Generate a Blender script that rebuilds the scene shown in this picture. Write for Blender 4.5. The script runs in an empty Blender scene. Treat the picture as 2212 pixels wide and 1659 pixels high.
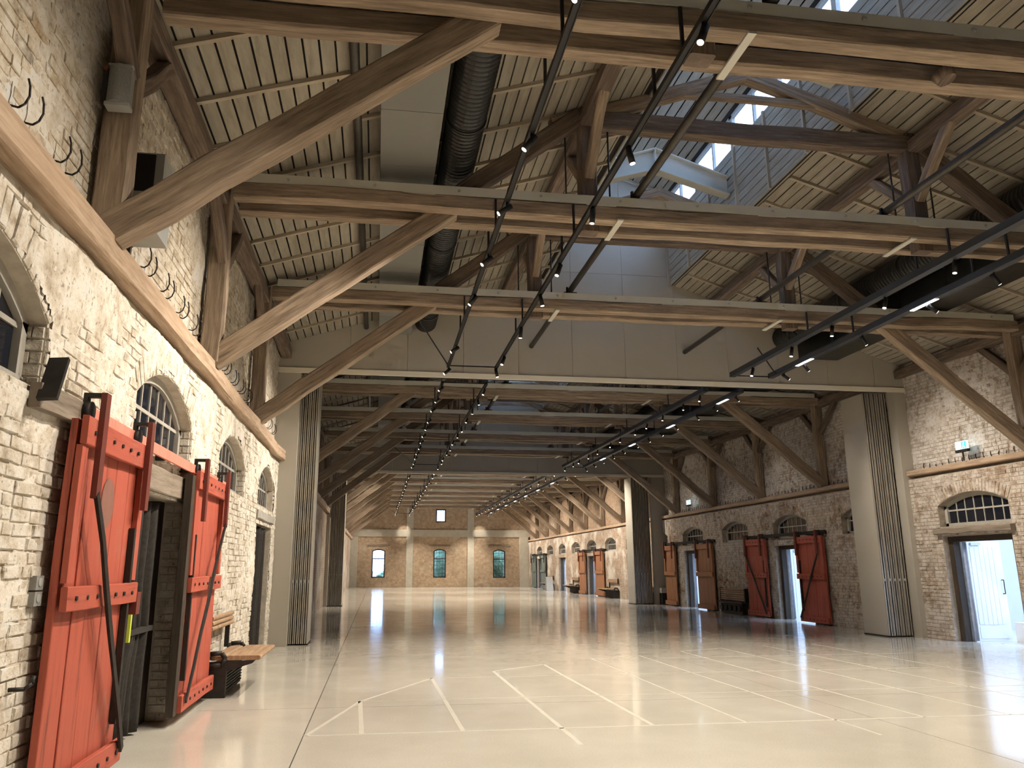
import bpy, math, random
from mathutils import Vector, Matrix
random.seed(7)
S = bpy.context.scene
COL = S.collection
PI = math.pi
# ------------------------------------------------------------------ camera
IW, IH = 2212.0, 1659.0
FPX, YAW, PITCH, ROLL, PX, PY = 1661.598, .1394, .23002, -.00057, 1053.056, 836.886
CAMZ = 1.6
fwd = Vector((math.sin(YAW)*math.cos(PITCH), math.cos(YAW)*math.cos(PITCH), math.sin(PITCH)))
rgt = Vector((math.cos(YAW), -math.sin(YAW), 0))
upv = rgt.cross(fwd)
r2 = rgt*math.cos(ROLL)+upv*math.sin(ROLL)
u2 = upv*math.cos(ROLL)-rgt*math.sin(ROLL)
cam = bpy.data.cameras.new('camera'); camo = bpy.data.objects.new('camera', cam); COL.objects.link(camo)
camo.matrix_world = Matrix(((r2.x, u2.x, -fwd.x, 0), (r2.y, u2.y, -fwd.y, 0), (r2.z, u2.z, -fwd.z, CAMZ), (0, 0, 0, 1)))
cam.sensor_fit = 'HORIZONTAL'; cam.sensor_width = 36; cam.lens = FPX/IW*36
cam.shift_x = (IW/2-PX)/IW; cam.shift_y = (PY-IH/2)/IW
cam.clip_end = 300
S.camera = camo
def proj(p):
    d = Vector(p)-Vector((0, 0, CAMZ)); z = d.dot(fwd)
    if z < .2: return None
    return (PX+FPX*d.dot(r2)/z, PY-FPX*d.dot(u2)/z, z)
# ------------------------------------------------------------------ world, exposure
w = bpy.data.worlds.new('overcast sky'); S.world = w; w.use_nodes = True
bg = w.node_tree.nodes['Background']; bg.inputs[0].default_value = (.44, .64, 1.0, 1); bg.inputs[1].default_value = 2.5
S.view_settings.view_transform = 'Standard'; S.view_settings.look = 'None'
S.view_settings.gamma = 1; S.view_settings.use_curve_mapping = False
S.view_settings.exposure = 1.72
try:
    S.cycles.use_denoising = True
    S.cycles.max_bounces = 4; S.cycles.diffuse_bounces = 3; S.cycles.glossy_bounces = 3
    S.cycles.use_adaptive_sampling = True; S.cycles.adaptive_threshold = .07; S.cycles.adaptive_min_samples = 12
    S.cycles.transparent_max_bounces = 8; S.cycles.sample_clamp_indirect = 6
    S.cycles.caustics_reflective = False; S.cycles.caustics_refractive = False
except Exception: pass
# lamp powers for the three parts of the hall (front, middle, rear)
LAMP_E = (300, 42, 450)
WARM = (1.0, .885, .735)
# ------------------------------------------------------------------ layout constants
XL, XR = -2.2, 12.8            # lower wall faces
XLU, XRU = -2.32, 12.98        # upper wall faces
ZPL, ZPR = 4.1, 3.88           # tops of the wall plates
XC = 5.37                      # ridge
ROOF0, RS = 6.55, .315         # eave height, slope
LANX0, LANX1 = 3.81, 6.93      # skylight opening
YP1, YP2, YG = 17.19, 34.0, 66.3
BACK = -8.0
TR = [5.91, 9.74, 13.56]+[20.92+3.7835*k for k in range(12)]
def roofz(x): return ROOF0+RS*(x-(-2.14)) if x < XC else ROOF0+RS*(12.88-x)
# ------------------------------------------------------------------ materials
MATS = {}
class NT:
    def __init__(s, name):
        s.m = bpy.data.materials.new(name); s.m.use_nodes = True; s.t = s.m.node_tree
        s.b = s.t.nodes['Principled BSDF']; s.out = s.t.nodes['Material Output']; MATS[name] = s.m
    def n(s, ty, **k):
        o = s.t.nodes.new(ty)
        for a, v in k.items():
            if a.startswith('i_'):
                key = a[2:]
                o.inputs[int(key) if key.isdigit() else key].default_value = v
            else: setattr(o, a, v)
        return o
    def l(s, a, b): s.t.links.new(a, b)
    def coords(s, kind, scale=(1, 1, 1), rnd=False):
        if kind == 'pos': o = s.n('ShaderNodeNewGeometry').outputs['Position']
        else: o = s.n('ShaderNodeTexCoord').outputs[kind]
        mp = s.n('ShaderNodeMapping'); mp.inputs['Scale'].default_value = scale; s.l(o, mp.inputs[0])
        if rnd:
            oi = s.n('ShaderNodeObjectInfo'); mu = s.n('ShaderNodeMath', operation='MULTIPLY', i_1=37.0)
            s.l(oi.outputs['Random'], mu.inputs[0]); s.l(mu.outputs[0], mp.inputs['Location'])
        return mp.outputs[0]
    def noise(s, co, scale, detail=5, rough=.6):
        o = s.n('ShaderNodeTexNoise'); o.inputs['Scale'].default_value = scale; o.inputs['Detail'].default_value = detail
        o.inputs['Roughness'].default_value = rough; s.l(co, o.inputs['Vector']); return o.outputs['Fac']
    def ramp(s, f, stops):
        o = s.n('ShaderNodeValToRGB'); e = o.color_ramp.elements
        while len(e) < len(stops): e.new(.5)
        for k, (p, c) in zip(e, stops): k.position = p; k.color = (*c, 1) if len(c) == 3 else c
        s.l(f, o.inputs[0]); return o.outputs[0]
    def mix(s, f, a, b, mode='MIX'):
        o = s.n('ShaderNodeMix', data_type='RGBA', blend_type=mode)
        for i, v in ((0, f), (6, a), (7, b)):
            if hasattr(v, 'links') or hasattr(v, 'is_linked'): s.l(v, o.inputs[i])
            else: o.inputs[i].default_value = v if i == 0 else (*v, 1)
        return o.outputs[2]
    def bump(s, h, st, dist=.02):
        o = s.n('ShaderNodeBump'); o.inputs['Strength'].default_value = st; o.inputs['Distance'].default_value = dist
        s.l(h, o.inputs['Height']); s.l(o.outputs[0], s.b.inputs['Normal'])
    def set(s, col=None, rough=None, metal=None, spec=None):
        if col is not None:
            if isinstance(col, tuple): s.b.inputs['Base Color'].default_value = (*col, 1)
            else: s.l(col, s.b.inputs['Base Color'])
        if rough is not None:
            if isinstance(rough, (int, float)): s.b.inputs['Roughness'].default_value = rough
            else: s.l(rough, s.b.inputs['Roughness'])
        if metal is not None: s.b.inputs['Metallic'].default_value = metal
        if spec is not None: s.b.inputs['Specular IOR Level'].default_value = spec
        return s.m
def m_plain(name, c1, c2=None, scale=3, rough=.6, metal=0, bump=.05, kind='pos', spec=.5):
    t = NT(name); co = t.coords(kind); f = t.noise(co, scale, 2)
    c2 = c2 or tuple(v*.8 for v in c1)
    if bump >= .12: t.bump(f, bump)
    return t.set(t.ramp(f, [(.3, c2), (.7, c1)]), rough, metal, spec)
def m_wood(name, dark, mid, light, rough=.75, bump=.5, wear=None, gr=14):
    t = NT(name); co = t.coords('UV', (1.1, gr, 1), rnd=True)
    f = t.noise(co, 1.6, 4, .7)
    c = t.ramp(f, [(.28, dark), (.5, mid), (.72, light)])
    g = t.noise(t.coords('UV', (.8, 2.5, 1), rnd=True), 1.3, 2)
    c = t.mix(t.ramp(g, [(.35, (0, 0, 0)), (.7, (.55, .55, .55))]), c, wear or dark)
    if bump > .3: t.bump(f, bump, .01)
    return t.set(c, rough)
def m_brick(name, wash, wash2, amount, band=None, dark=(.12, .09, .07)):
    """per-brick colour from the Col attribute, weathered limewash on top of it"""
    t = NT(name); pos = t.coords('pos')
    at = t.n('ShaderNodeAttribute', attribute_name='Col')
    fine = t.noise(pos, 38, 2, .7); mid = t.noise(pos, 7, 4, .65); big = t.noise(pos, .75, 3, .6)
    c = t.mix(1.0, at.outputs['Color'], t.ramp(fine, [(.3, (.6, .6, .6)), (.65, (1.1, 1.1, 1.1))]), 'MULTIPLY')
    wc = t.ramp(mid, [(.30, tuple(v*.62 for v in wash2)), (.42, wash2), (.54, wash), (.64, tuple((v+.2)*.82 for v in wash)), (.75, tuple(sum(wash)/3*.9 for v in wash))])
    ad = t.n('ShaderNodeMath', operation='ADD'); t.l(big, ad.inputs[0])
    m2 = t.n('ShaderNodeMath', operation='MULTIPLY', i_1=.55); t.l(mid, m2.inputs[0]); t.l(m2.outputs[0], ad.inputs[1])
    val = ad.outputs[0]
    if band:
        sp = t.n('ShaderNodeSeparateXYZ'); t.l(pos, sp.inputs[0])
        mr = t.n('ShaderNodeMapRange', interpolation_type='SMOOTHSTEP'); t.l(sp.outputs['Z'], mr.inputs['Value'])
        for k, v in zip(('From Min', 'From Max', 'To Min', 'To Max'), band): mr.inputs[k].default_value = v
        a2 = t.n('ShaderNodeMath', operation='ADD'); t.l(val, a2.inputs[0]); t.l(mr.outputs[0], a2.inputs[1]); val = a2.outputs[0]
    th = .77-amount*.25
    mk = t.ramp(val, [(max(0, th-.09), (0, 0, 0)), (min(1, th+.09), (.92, .92, .92))])
    c = t.mix(mk, c, wc)
    sp2 = t.noise(pos, 16, 2, .7)
    c = t.mix(t.ramp(sp2, [(.62, (0, 0, 0)), (.74, (.7, .7, .7))]), c, dark)
    t.bump(fine, .7, .012); return t.set(c, .9, spec=.2)
def m_bricktex(name, a, b, mortar, sc=1.0, wash=None, amount=0.0, vert='x'):
    """walls too far off to tell single bricks apart"""
    t = NT(name); geo = t.n('ShaderNodeNewGeometry'); sp = t.n('ShaderNodeSeparateXYZ'); t.l(geo.outputs['Position'], sp.inputs[0])
    cb = t.n('ShaderNodeCombineXYZ'); t.l(sp.outputs['Y' if vert == 'y' else 'X'], cb.inputs[0]); t.l(sp.outputs['Z'], cb.inputs[1])
    br = t.n('ShaderNodeTexBrick'); t.l(cb.outputs[0], br.inputs['Vector'])
    br.inputs['Scale'].default_value = sc; br.inputs['Brick Width'].default_value = .27; br.inputs['Row Height'].default_value = .085
    br.inputs['Mortar Size'].default_value = .008; br.inputs['Color1'].default_value = (*a, 1); br.inputs['Color2'].default_value = (*b, 1); br.inputs['Mortar'].default_value = (*mortar, 1)
    pos = t.coords('pos'); f = t.noise(pos, 5, 3, .7)
    c = t.mix(.7, br.outputs['Color'], t.ramp(f, [(.3, (.55, .5, .45)), (.7, (1.15, 1.15, 1.15))]), 'MULTIPLY')
    if wash:
        g = t.noise(pos, .7, 4, .65); c = t.mix(t.ramp(g, [(.62-amount*.3, (0, 0, 0)), (.75-amount*.3, (.85, .85, .85))]), c, wash)
    return t.set(c, .9, spec=.2)
def m_emit(name, col, st):
    t = NT(name); t.b.inputs['Base Color'].default_value = (*col, 1); t.b.inputs['Emission Color'].default_value = (*col, 1)
    t.b.inputs['Emission Strength'].default_value = st; t.m.cycles.emission_sampling = 'NONE'; return t.m
def m_glass(name):
    t = NT(name); tr = t.n('ShaderNodeBsdfTransparent'); tr.inputs[0].default_value = (.93, .96, 1, 1); gl = t.n('ShaderNodeBsdfGlossy'); gl.inputs['Roughness'].default_value = .03
    lw = t.n('ShaderNodeLayerWeight'); pw = t.n('ShaderNodeMath', operation='POWER', i_1=5.0); ma = t.n('ShaderNodeMath', operation='MULTIPLY_ADD', i_1=.7, i_2=.03); t.l(lw.outputs['Facing'], pw.inputs[0]); t.l(pw.outputs[0], ma.inputs[0])
    mx = t.n('ShaderNodeMixShader'); t.l(ma.outputs[0], mx.inputs[0]); t.l(tr.outputs[0], mx.inputs[1]); t.l(gl.outputs[0], mx.inputs[2])
    t.l(mx.outputs[0], t.out.inputs[0]); return t.m
timber = m_wood('old dark timber', (.05, .037, .028), (.155, .112, .082), (.30, .225, .168), wear=(.095, .069, .052))
timber_p = m_wood('brace timber', (.10, .074, .052), (.30, .225, .158), (.49, .385, .28), wear=(.20, .148, .104))
plate_m = m_wood('weathered plate timber', (.20, .135, .085), (.40, .29, .20), (.52, .40, .30), wear=(.36, .24, .15))
plank_m = m_wood('grey brown roof boards', (.215, .19, .15), (.305, .275, .22), (.385, .35, .285), bump=.2, gr=7, wear=(.265, .237, .188))
batten_m = m_wood('pale batten wood', (.31, .27, .21), (.41, .36, .285), (.49, .435, .345), bump=.2, wear=(.28, .2, .12))
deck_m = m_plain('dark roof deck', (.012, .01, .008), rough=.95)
steel_m = m_plain('grey green painted steel', (.58, .57, .50), (.53, .52, .455), scale=2, rough=.5)
beige_m = m_plain('beige partition laminate', (.43, .40, .34), (.41, .38, .32), scale=1.2, rough=.38, bump=.01)
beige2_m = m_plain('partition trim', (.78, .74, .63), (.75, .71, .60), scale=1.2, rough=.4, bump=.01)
alu_m = m_plain('brushed aluminium profile', (.62, .59, .52), rough=.35, metal=.7)
gask_m = m_plain('black gasket', (.015, .014, .013), rough=.7)
mortar_l = m_plain('limewashed mortar', (.62, .56, .47), (.46, .40, .32), scale=9, rough=.95, bump=.4)
mortar_r = m_plain('grey mortar', (.44, .38, .31), (.30, .25, .20), scale=9, rough=.95, bump=.4)
def m_plaster(name, stops, dark):
    t = NT(name); pos = t.coords('pos'); f = t.noise(pos, 3.2, 5, .7); g = t.noise(pos, 22, 2, .7)
    c = t.ramp(f, stops); c = t.mix(t.ramp(g, [(.58, (0, 0, 0)), (.72, (.75, .75, .75))]), c, dark)
    t.bump(g, .6, .015); return t.set(c, .95, spec=.15)
plaster_l = m_plaster('cream lime plaster', [(.30, (.34, .275, .20)), (.42, (.54, .48, .395)), (.54, (.68, .635, .56)), (.68, (.61, .60, .575))], (.20, .15, .11))
plaster_lu = m_plaster('grey lime plaster', [(.30, (.30, .245, .18)), (.42, (.45, .395, .315)), (.55, (.57, .53, .47)), (.68, (.53, .52, .50))], (.20, .16, .125))
plaster_r = m_plaster('stained lime plaster', [(.32, (.26, .19, .13)), (.45, (.42, .36, .29)), (.58, (.52, .48, .43)), (.70, (.46, .44, .43))], (.19, .14, .105))
plaster_ru = m_plaster('whitish lime plaster', [(.32, (.36, .30, .24)), (.45, (.52, .47, .42)), (.58, (.62, .59, .56)), (.70, (.56, .55, .55))], (.24, .18, .14))
brick_l = m_brick('cream limewashed bricks', (.63, .59, .52), (.50, .44, .355), .95)
brick_lu = m_brick('upper left bricks', (.54, .49, .41), (.43, .36, .27), .80)
brick_r = m_brick('brown bricks with limewash traces', (.52, .46, .40), (.40, .34, .28), .42)
brick_ru = m_brick('upper right bricks', (.60, .56, .52), (.46, .41, .36), .45)
far_r = m_bricktex('far limewashed brickwork', (.36, .27, .20), (.30, .22, .16), (.44, .39, .33), wash=(.56, .52, .46), amount=.5, vert='y')
far_ru = m_bricktex('far upper brickwork', (.38, .27, .185), (.32, .22, .15), (.40, .34, .28), wash=(.52, .47, .41), amount=.12, vert='y')
gable_m = m_bricktex('gable brickwork', (.50, .375, .26), (.43, .32, .22), (.47, .40, .32), wash=(.56, .49, .39), amount=.05)
conc_m = m_plain('pale concrete', (.52, .49, .41), (.44, .41, .34), scale=3, rough=.85, bump=.15)
iron_m = m_plain('black wrought iron', (.028, .024, .02), (.015, .013, .011), scale=12, rough=.6, metal=.3)
frame_m = m_plain('grey window paint', (.42, .40, .36), (.36, .34, .30), scale=5, rough=.5)
dark_pane = m_plain('dark window glass', (.010, .013, .022), (.008, .010, .017), scale=2, rough=.08, bump=0)
glass_m = m_glass('clear glass')
gframe_m = m_plain('dark window steel', (.05, .035, .035), rough=.5)
curt_m = m_plain('dark brown curtain cloth', (.028, .023, .019), (.014, .012, .010), scale=25, rough=.95, bump=.1)
wcurt_m = m_plain('grey curtain cloth', (.55, .57, .62), (.42, .44, .5), scale=12, rough=.9, bump=.1)
duct_m = m_plain('black spiral duct steel', (.020, .021, .020), (.013, .014, .013), scale=6, rough=.33, metal=.25)
pipe_m = m_plain('dark steel pipe', (.06, .055, .048), (.04, .036, .03), scale=5, rough=.4, metal=.4)
gduct_m = m_plain('grey duct board', (.19, .19, .175), (.175, .175, .16), scale=1, rough=.7, bump=.02)
track_m = m_plain('black track aluminium', (.006, .006, .006), rough=.6)
trackb_m = m_plain('blue black lighting beam', (.030, .036, .046), (.024, .029, .037), rough=.45)
lens_m = m_emit('lit lamp lens', (1, .86, .66), 6)
strip_m = m_emit('lit diffuser strip', (.9, .95, 1), 2.2)
benchw_m = m_wood('bench oak', (.20, .115, .06), (.36, .235, .14), (.48, .34, .22), bump=.2, wear=(.26, .16, .09))
white_m = m_plain('white door paint', (.82, .83, .84), (.79, .80, .81), scale=2, rough=.4, bump=.01)
green_e = m_emit('exit sign green', (.05, .75, .40), .55)
white_e = m_emit('exit sign white', (.7, .93, 1), .8)
spk_m = m_plain('grey speaker grille', (.30, .30, .285), scale=60, rough=.6)
spkw_m = m_plain('pale grey plastic', (.42, .43, .41), rough=.5)
tape_m = m_plain('pale tape residue', (.61, .585, .515), (.55, .52, .45), scale=14, rough=.3, bump=.02)
oak_dark = m_wood('dark door frame wood', (.02, .014, .009), (.045, .031, .020), (.075, .052, .034), bump=.3)
sill_m = m_wood('grey lintel wood', (.12, .095, .07), (.24, .195, .15), (.34, .29, .235), bump=.5, wear=(.18, .14, .105))
concl_m = m_plain('grey lintel stone', (.40, .38, .34), (.28, .26, .23), scale=6, rough=.85, bump=.3)
yel_m = m_plain('yellow green plastic', (.62, .72, .08), rough=.4)
board_m = m_plain('pale board', (.5, .48, .42), rough=.7)
ground_m = m_plain('grass ground', (.10, .16, .06), (.05, .10, .04), scale=2, rough=.95)
leaf_m = m_plain('shrub foliage', (.24, .36, .22), (.09, .15, .09), scale=5, rough=.9)
def m_paint(name, base, worn, dark):
    t = NT(name); co = t.coords('UV', (.7, 9, 1), rnd=True); f = t.noise(co, 2, 4, .7); pos = t.coords('pos'); g = t.noise(pos, 2.2, 4, .65)
    c = t.ramp(f, [(.25, dark), (.45, base), (.75, tuple(min(1, v*1.12) for v in base))])
    c = t.mix(t.ramp(g, [(.55, (0, 0, 0)), (.75, (.55, .55, .55))]), c, worn); t.bump(f, .25, .006); return t.set(c, .62)
red_m = m_paint('faded red door paint', (.38, .078, .046), (.38, .16, .11), (.16, .032, .02))
redd_m = m_paint('dark red iron paint', (.135, .026, .016), (.11, .035, .025), (.06, .013, .01))
rail_m = m_paint('pale red rail paint', (.68, .22, .16), (.6, .28, .2), (.42, .11, .07))
brown_m = m_paint('orange brown door paint', (.30, .135, .062), (.26, .13, .075), (.16, .07, .03))
stain_m = m_paint('greyed worn paint', (.22, .10, .075), (.2, .12, .1), (.12, .06, .05))
green_m = m_paint('dark green door paint', (.11, .13, .11), (.13, .14, .12), (.05, .06, .05))
def m_floor():
    t = NT('polished cream concrete'); pos = t.coords('pos'); f = t.noise(pos, .55, 4, .6); g = t.noise(pos, 60, 2, .6)
    c = t.ramp(f, [(.3, (.54, .51, .44)), (.7, (.63, .60, .53))]); c = t.mix(.35, c, t.ramp(g, [(.35, (.8, .78, .75)), (.65, (1.1, 1.1, 1.1))]), 'MULTIPLY')
    h = t.noise(t.coords('pos', (1, 1, 1)), 1.4, 3, .7)
    r = t.ramp(h, [(.3, (.11, .11, .11)), (.75, (.22, .22, .22))])
    t.b.inputs['Coat Weight'].default_value = .35; t.b.inputs['Coat Roughness'].default_value = .06
    return t.set(c, r, 0, .5)
floor_m = m_floor()
# ------------------------------------------------------------------ mesh builder
ORG = {}
class MB:
    def __init__(s): s.v = []; s.f = []; s.uv = []; s.c = []; s.sm = []
    def face(s, idx, uv=None, col=None, smooth=False): s.f.append(tuple(idx)); s.uv.append(uv); s.c.append(col); s.sm.append(smooth)
    def box(s, x0, x1, y0, y1, z0, z1, col=None, jit=0):
        if x0 > x1: x0, x1 = x1, x0
        if y0 > y1: y0, y1 = y1, y0
        if z0 > z1: z0, z1 = z1, z0
        n = len(s.v)
        for x in (x0, x1):
            for y in (y0, y1):
                for z in (z0, z1): s.v.append((x+random.uniform(-jit, jit), y+random.uniform(-jit, jit), z+random.uniform(-jit, jit)))
        for q in ((0, 1, 3, 2), (4, 6, 7, 5), (0, 4, 5, 1), (2, 3, 7, 6), (0, 2, 6, 4), (1, 5, 7, 3)): s.face([n+i for i in q], None, col)
        return s
    def beam(s, p, q, w, h, up=(0, 0, 1), seg=1, jit=0., ch=0., col=None, twist=0.):
        p = Vector(p); q = Vector(q); d = q-p; L = d.length; d.normalize(); u = Vector(up)
        if abs(d.dot(u)) > .98: u = Vector((0, 1, 0))
        a = d.cross(u).normalized(); b = a.cross(d).normalized()
        hw, hh = w/2, h/2
        prof = [(-hw, -hh), (hw, -hh), (hw, hh), (-hw, hh)] if ch <= 0 else [(-hw+ch, -hh), (hw-ch, -hh), (hw, -hh+ch), (hw, hh-ch), (hw-ch, hh), (-hw+ch, hh), (-hw, hh-ch), (-hw, -hh+ch)]
        m = len(prof); n = len(s.v); off = random.random()*50
        per = [0]
        for i in range(m):
            x0, y0 = prof[i]; x1, y1 = prof[(i+1) % m]; per.append(per[-1]+math.hypot(x1-x0, y1-y0))
        for k in range(seg+1):
            c = p+d*(L*k/seg); sx, sz = random.gauss(0, jit), random.gauss(0, jit)
            for (i, j) in prof:
                e = c+a*(i+sx+random.gauss(0, jit*.4))+b*(j+sz+random.gauss(0, jit*.4)); s.v.append(tuple(e))
        for k in range(seg):
            for i in range(m):
                j = (i+1) % m
                s.face((n+k*m+i, n+k*m+j, n+(k+1)*m+j, n+(k+1)*m+i), [(off+L*k/seg, off+per[i]), (off+L*k/seg, off+per[i+1]), (off+L*(k+1)/seg, off+per[i+1]), (off+L*(k+1)/seg, off+per[i])], col)
        s.face(tuple(n+i for i in reversed(range(m))), [(off+prof[i][0], off+prof[i][1]*.1) for i in reversed(range(m))], col)
        s.face(tuple(n+seg*m+i for i in range(m)), [(off+prof[i][0], off+prof[i][1]*.1) for i in range(m)], col)
        return s
    def cyl(s, p, q, r, n=12, r2=None, caps=True):
        p = Vector(p); q = Vector(q); d = (q-p).normalized(); u = Vector((0, 0, 1)) if abs(d.z) < .95 else Vector((1, 0, 0))
        a = d.cross(u).normalized(); b = a.cross(d); k = len(s.v); r2 = r if r2 is None else r2
        for c, rr in ((p, r), (q, r2)):
            for i in range(n):
                t = 2*PI*i/n; s.v.append(tuple(c+a*(math.cos(t)*rr)+b*(math.sin(t)*rr)))
        for i in range(n): j = (i+1) % n; s.face((k+i, k+j, k+n+j, k+n+i), None, None, True)
        if caps: s.face([k+i for i in reversed(range(n))]); s.face([k+n+i for i in range(n)])
        return s
    def tube(s, pts, r, n=8):
        for a, b in zip(pts, pts[1:]): s.cyl(a, b, r, n)
        return s
    def prism(s, poly, a0, a1, axis, col=None):
        """poly in the two other axes (cyclic for x: y,z; y: x,z; z: x,y)"""
        k = len(s.v); n = len(poly)
        for a in (a0, a1):
            for (u, v) in poly: s.v.append({'x': (a, u, v), 'y': (u, a, v), 'z': (u, v, a)}[axis])
        for i in range(n): j = (i+1) % n; s.face((k+i, k+j, k+n+j, k+n+i), None, col)
        s.face([k+i for i in reversed(range(n))], None, col); s.face([k+n+i for i in range(n)], None, col)
        return s
    def build(s, name, mat, parent=None, label=None, cat=None, group=None, kind=None, fix=True):
        if parent is None:
            xs = [v[0] for v in s.v]; ys = [v[1] for v in s.v]; zs = [v[2] for v in s.v]
            org = Vector(((min(xs)+max(xs))/2, (min(ys)+max(ys))/2, min(zs)))
        else: org = ORG[parent.name]
        me = bpy.data.meshes.new(name)
        me.from_pydata([(x-org.x, y-org.y, z-org.z) for x, y, z in s.v], [], s.f)
        uvl = me.uv_layers.new(name='UVMap'); data = []
        for f, uv in zip(s.f, s.uv):
            if uv: data.extend(uv); continue
            a, b, c = (Vector(s.v[f[0]]), Vector(s.v[f[1]]), Vector(s.v[f[2]])); nn = (b-a).cross(c-a)
            ax = max(range(3), key=lambda i: abs(nn[i])); o = [i for i in range(3) if i != ax]
            if ax == 2: o = [1, 0]
            elif ax == 0: o = [2, 1]
            else: o = [2, 0]
            for i in f: data.append((s.v[i][o[0]], s.v[i][o[1]]))
        flat = [c for uv in data for c in uv]; uvl.data.foreach_set('uv', flat)
        if any(c is not None for c in s.c):
            at = me.color_attributes.new('Col', 'FLOAT_COLOR', 'CORNER'); buf = []
            for f, c in zip(s.f, s.c): buf.extend((*(c or (.4, .3, .2)), 1)*len(f))
            at.data.foreach_set('color', buf)
        if any(s.sm): me.polygons.foreach_set('use_smooth', s.sm)
        me.materials.append(mat); me.validate(); me.update()
        o = bpy.data.objects.new(name, me); COL.objects.link(o)
        if parent is None: o.location = org
        else: o.parent = parent
        ORG[o.name] = org
        return tag(o, label, cat, group, kind)
def tag(o, label=None, cat=None, group=None, kind=None):
    if label: o['label'] = label
    if cat: o['category'] = cat
    if group: o['group'] = group
    if kind: o['kind'] = kind
    return o
def thing(name, label, cat, loc=(0, 0, 0), group=None, kind=None):
    o = bpy.data.objects.new(name, None); COL.objects.link(o); o.location = loc; o.empty_display_size = .1
    ORG[o.name] = Vector(loc); return tag(o, label, cat, group, kind)
def copy_tree(o, parent=None, loc=None, label=None, group=None):
    c = o.copy(); COL.objects.link(c); c.parent = parent
    if loc is not None: c.location = loc
    if label: c['label'] = label
    if group: c['group'] = group
    for ch in list(o.children): copy_tree(ch, c)
    return c
# ================================================================== STRUCTURE
# ------------------------------------------------------------------ floor
fl = MB().box(XLU-.6, 18.5, BACK, 76, -.12, -.012).build('floor', gask_m, None, 'glossy cream polished concrete floor with saw-cut joints and tape marks', 'floor', kind='structure')
gx = [XLU-.5, -.66, 5.42, 11.45, 18.4]; gy = [BACK, 2.5, 9.8, 17.12, 24.4, 31.7, 39, 46.3, 53.6, 60.9, YG]
for i in range(4):
    for j in range(10):
        MB().box(gx[i]+.005, gx[i+1]-.005, gy[j]+.005, gy[j+1]-.005, -.011, 0).build('slab', floor_m, fl)
def tape(x0, y0, x1, y1, wd=.045): MB().beam((x0, y0, .0008), (x1, y1, .0008), wd, .0012).build('tape_mark', tape_m, fl)
tape(-.64, 8.25, 9.6, 8.3, .035); tape(-.1, 10.2, 9.5, 10.25, .02); tape(.9, 12.1, 9.4, 12.2, .02); tape(3.9, 14.1, 10.8, 14.25, .02)
tops = [(-.15, 10.2), (.86, 12.1), (1.88, 12.75), (2.85, 13.5), (3.88, 14.2), (4.9, 14.6), (5.95, 15.2), (7.0, 15.6), (8.1, 16.0), (9.3, 16.2)]
for k, (x, y) in enumerate(tops): tape(x, y, x+.05, 8.28 if k not in (2, 5) else 7.5, .05 if k < 4 else .028)
pl = [(-.64, 8.25)]+tops
for k in (0, 1, 3, 5, 7):
    a, b = pl[k], pl[k+1]; tape(a[0], a[1], b[0], b[1], .04)
# ------------------------------------------------------------------ arch helper
def arch(yc, w, spring, crown):
    a = w/2; s = crown-spring; R = (a*a+s*s)/(2*s); zc = crown-R
    def f(y): return zc+math.sqrt(max(0, R*R-(y-yc)**2))
    return R, zc, math.asin(min(1, a/R)), f
# ------------------------------------------------------------------ openings: (centre y, width, kind)
LW = dict(sill=2.72, spring=3.16, crown=3.52); RW = dict(sill=2.5, spring=2.97, crown=3.22)
LOPEN = [dict(c=4.15, w=2.1, door=0), dict(c=8.22, w=2.1, door=2.32), dict(c=12.0, w=2.1, door=0), dict(c=15.62, w=2.05, door=2.42)]
ROPEN = [dict(c=15.3+3.84*k, w=2.05, door=2.28 if k in (0, 2, 4, 6, 8, 10, 12) else 0) for k in range(13)]
for o in LOPEN: o.update(LW)
for o in ROPEN: o.update(RW)
def holes_of(op):
    h = []
    for o in op:
        h.append(dict(y0=o['c']-o['w']/2, y1=o['c']+o['w']/2, z0=o['sill'], spring=o['spring'], crown=o['crown'], c=o['c'], w=o['w'], arch=True))
        if o['door']: h.append(dict(y0=o['c']-o['w']/2+.03, y1=o['c']+o['w']/2-.03, z0=0, spring=o['door'], crown=o['door'], c=o['c'], w=o['w']-.06, arch=False))
    return h
LH, RH = holes_of(LOPEN), holes_of(ROPEN)
def wall_slab(name, mat, x0, x1, ylo, yhi, ztop, op, label):
    b = MB(); y = ylo
    for o in op:
        ya, yb = o['c']-o['w']/2, o['c']+o['w']/2
        b.box(x0, x1, y, ya, 0, ztop)
        if o['door']:
            b.box(x0, x1, ya, ya+.03, 0, o['door']); b.box(x0, x1, yb-.03, yb, 0, o['door']); b.box(x0, x1, ya, yb, o['door'], o['sill'])
        else: b.box(x0, x1, ya, yb, 0, o['sill'])
        R, zc, th, f = arch(o['c'], o['w'], o['spring'], o['crown'])
        arc = [(ya+(yb-ya)*k/14, f(ya+(yb-ya)*k/14)) for k in range(15)]
        b.prism(arc+[(yb, ztop), (ya, ztop)], x0, x1, 'x')
        y = yb
    b.box(x0, x1, y, yhi, 0, ztop)
    return b.build(name, mat, None, label, 'wall', kind='structure')
wl = wall_slab('wall_left', mortar_l, XL-.5, XL, BACK, YG, ZPL-.24, LOPEN, 'rough cream limewashed brick wall carrying the red sliding doors and harness hooks')
wlu = MB().box(XLU-.4, XLU, BACK, YG, ZPL-.24, ROOF0+.2).build('wall_left_upper', mortar_l, None, 'worn upper brick wall behind the left posts and harness hooks', 'wall', kind='structure')
wr = wall_slab('wall_right', mortar_r, XR, XR+.5, BACK, YG, ZPR-.2, ROPEN, 'long brown brick wall with arched windows, open white doors and sliding doors')
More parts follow.
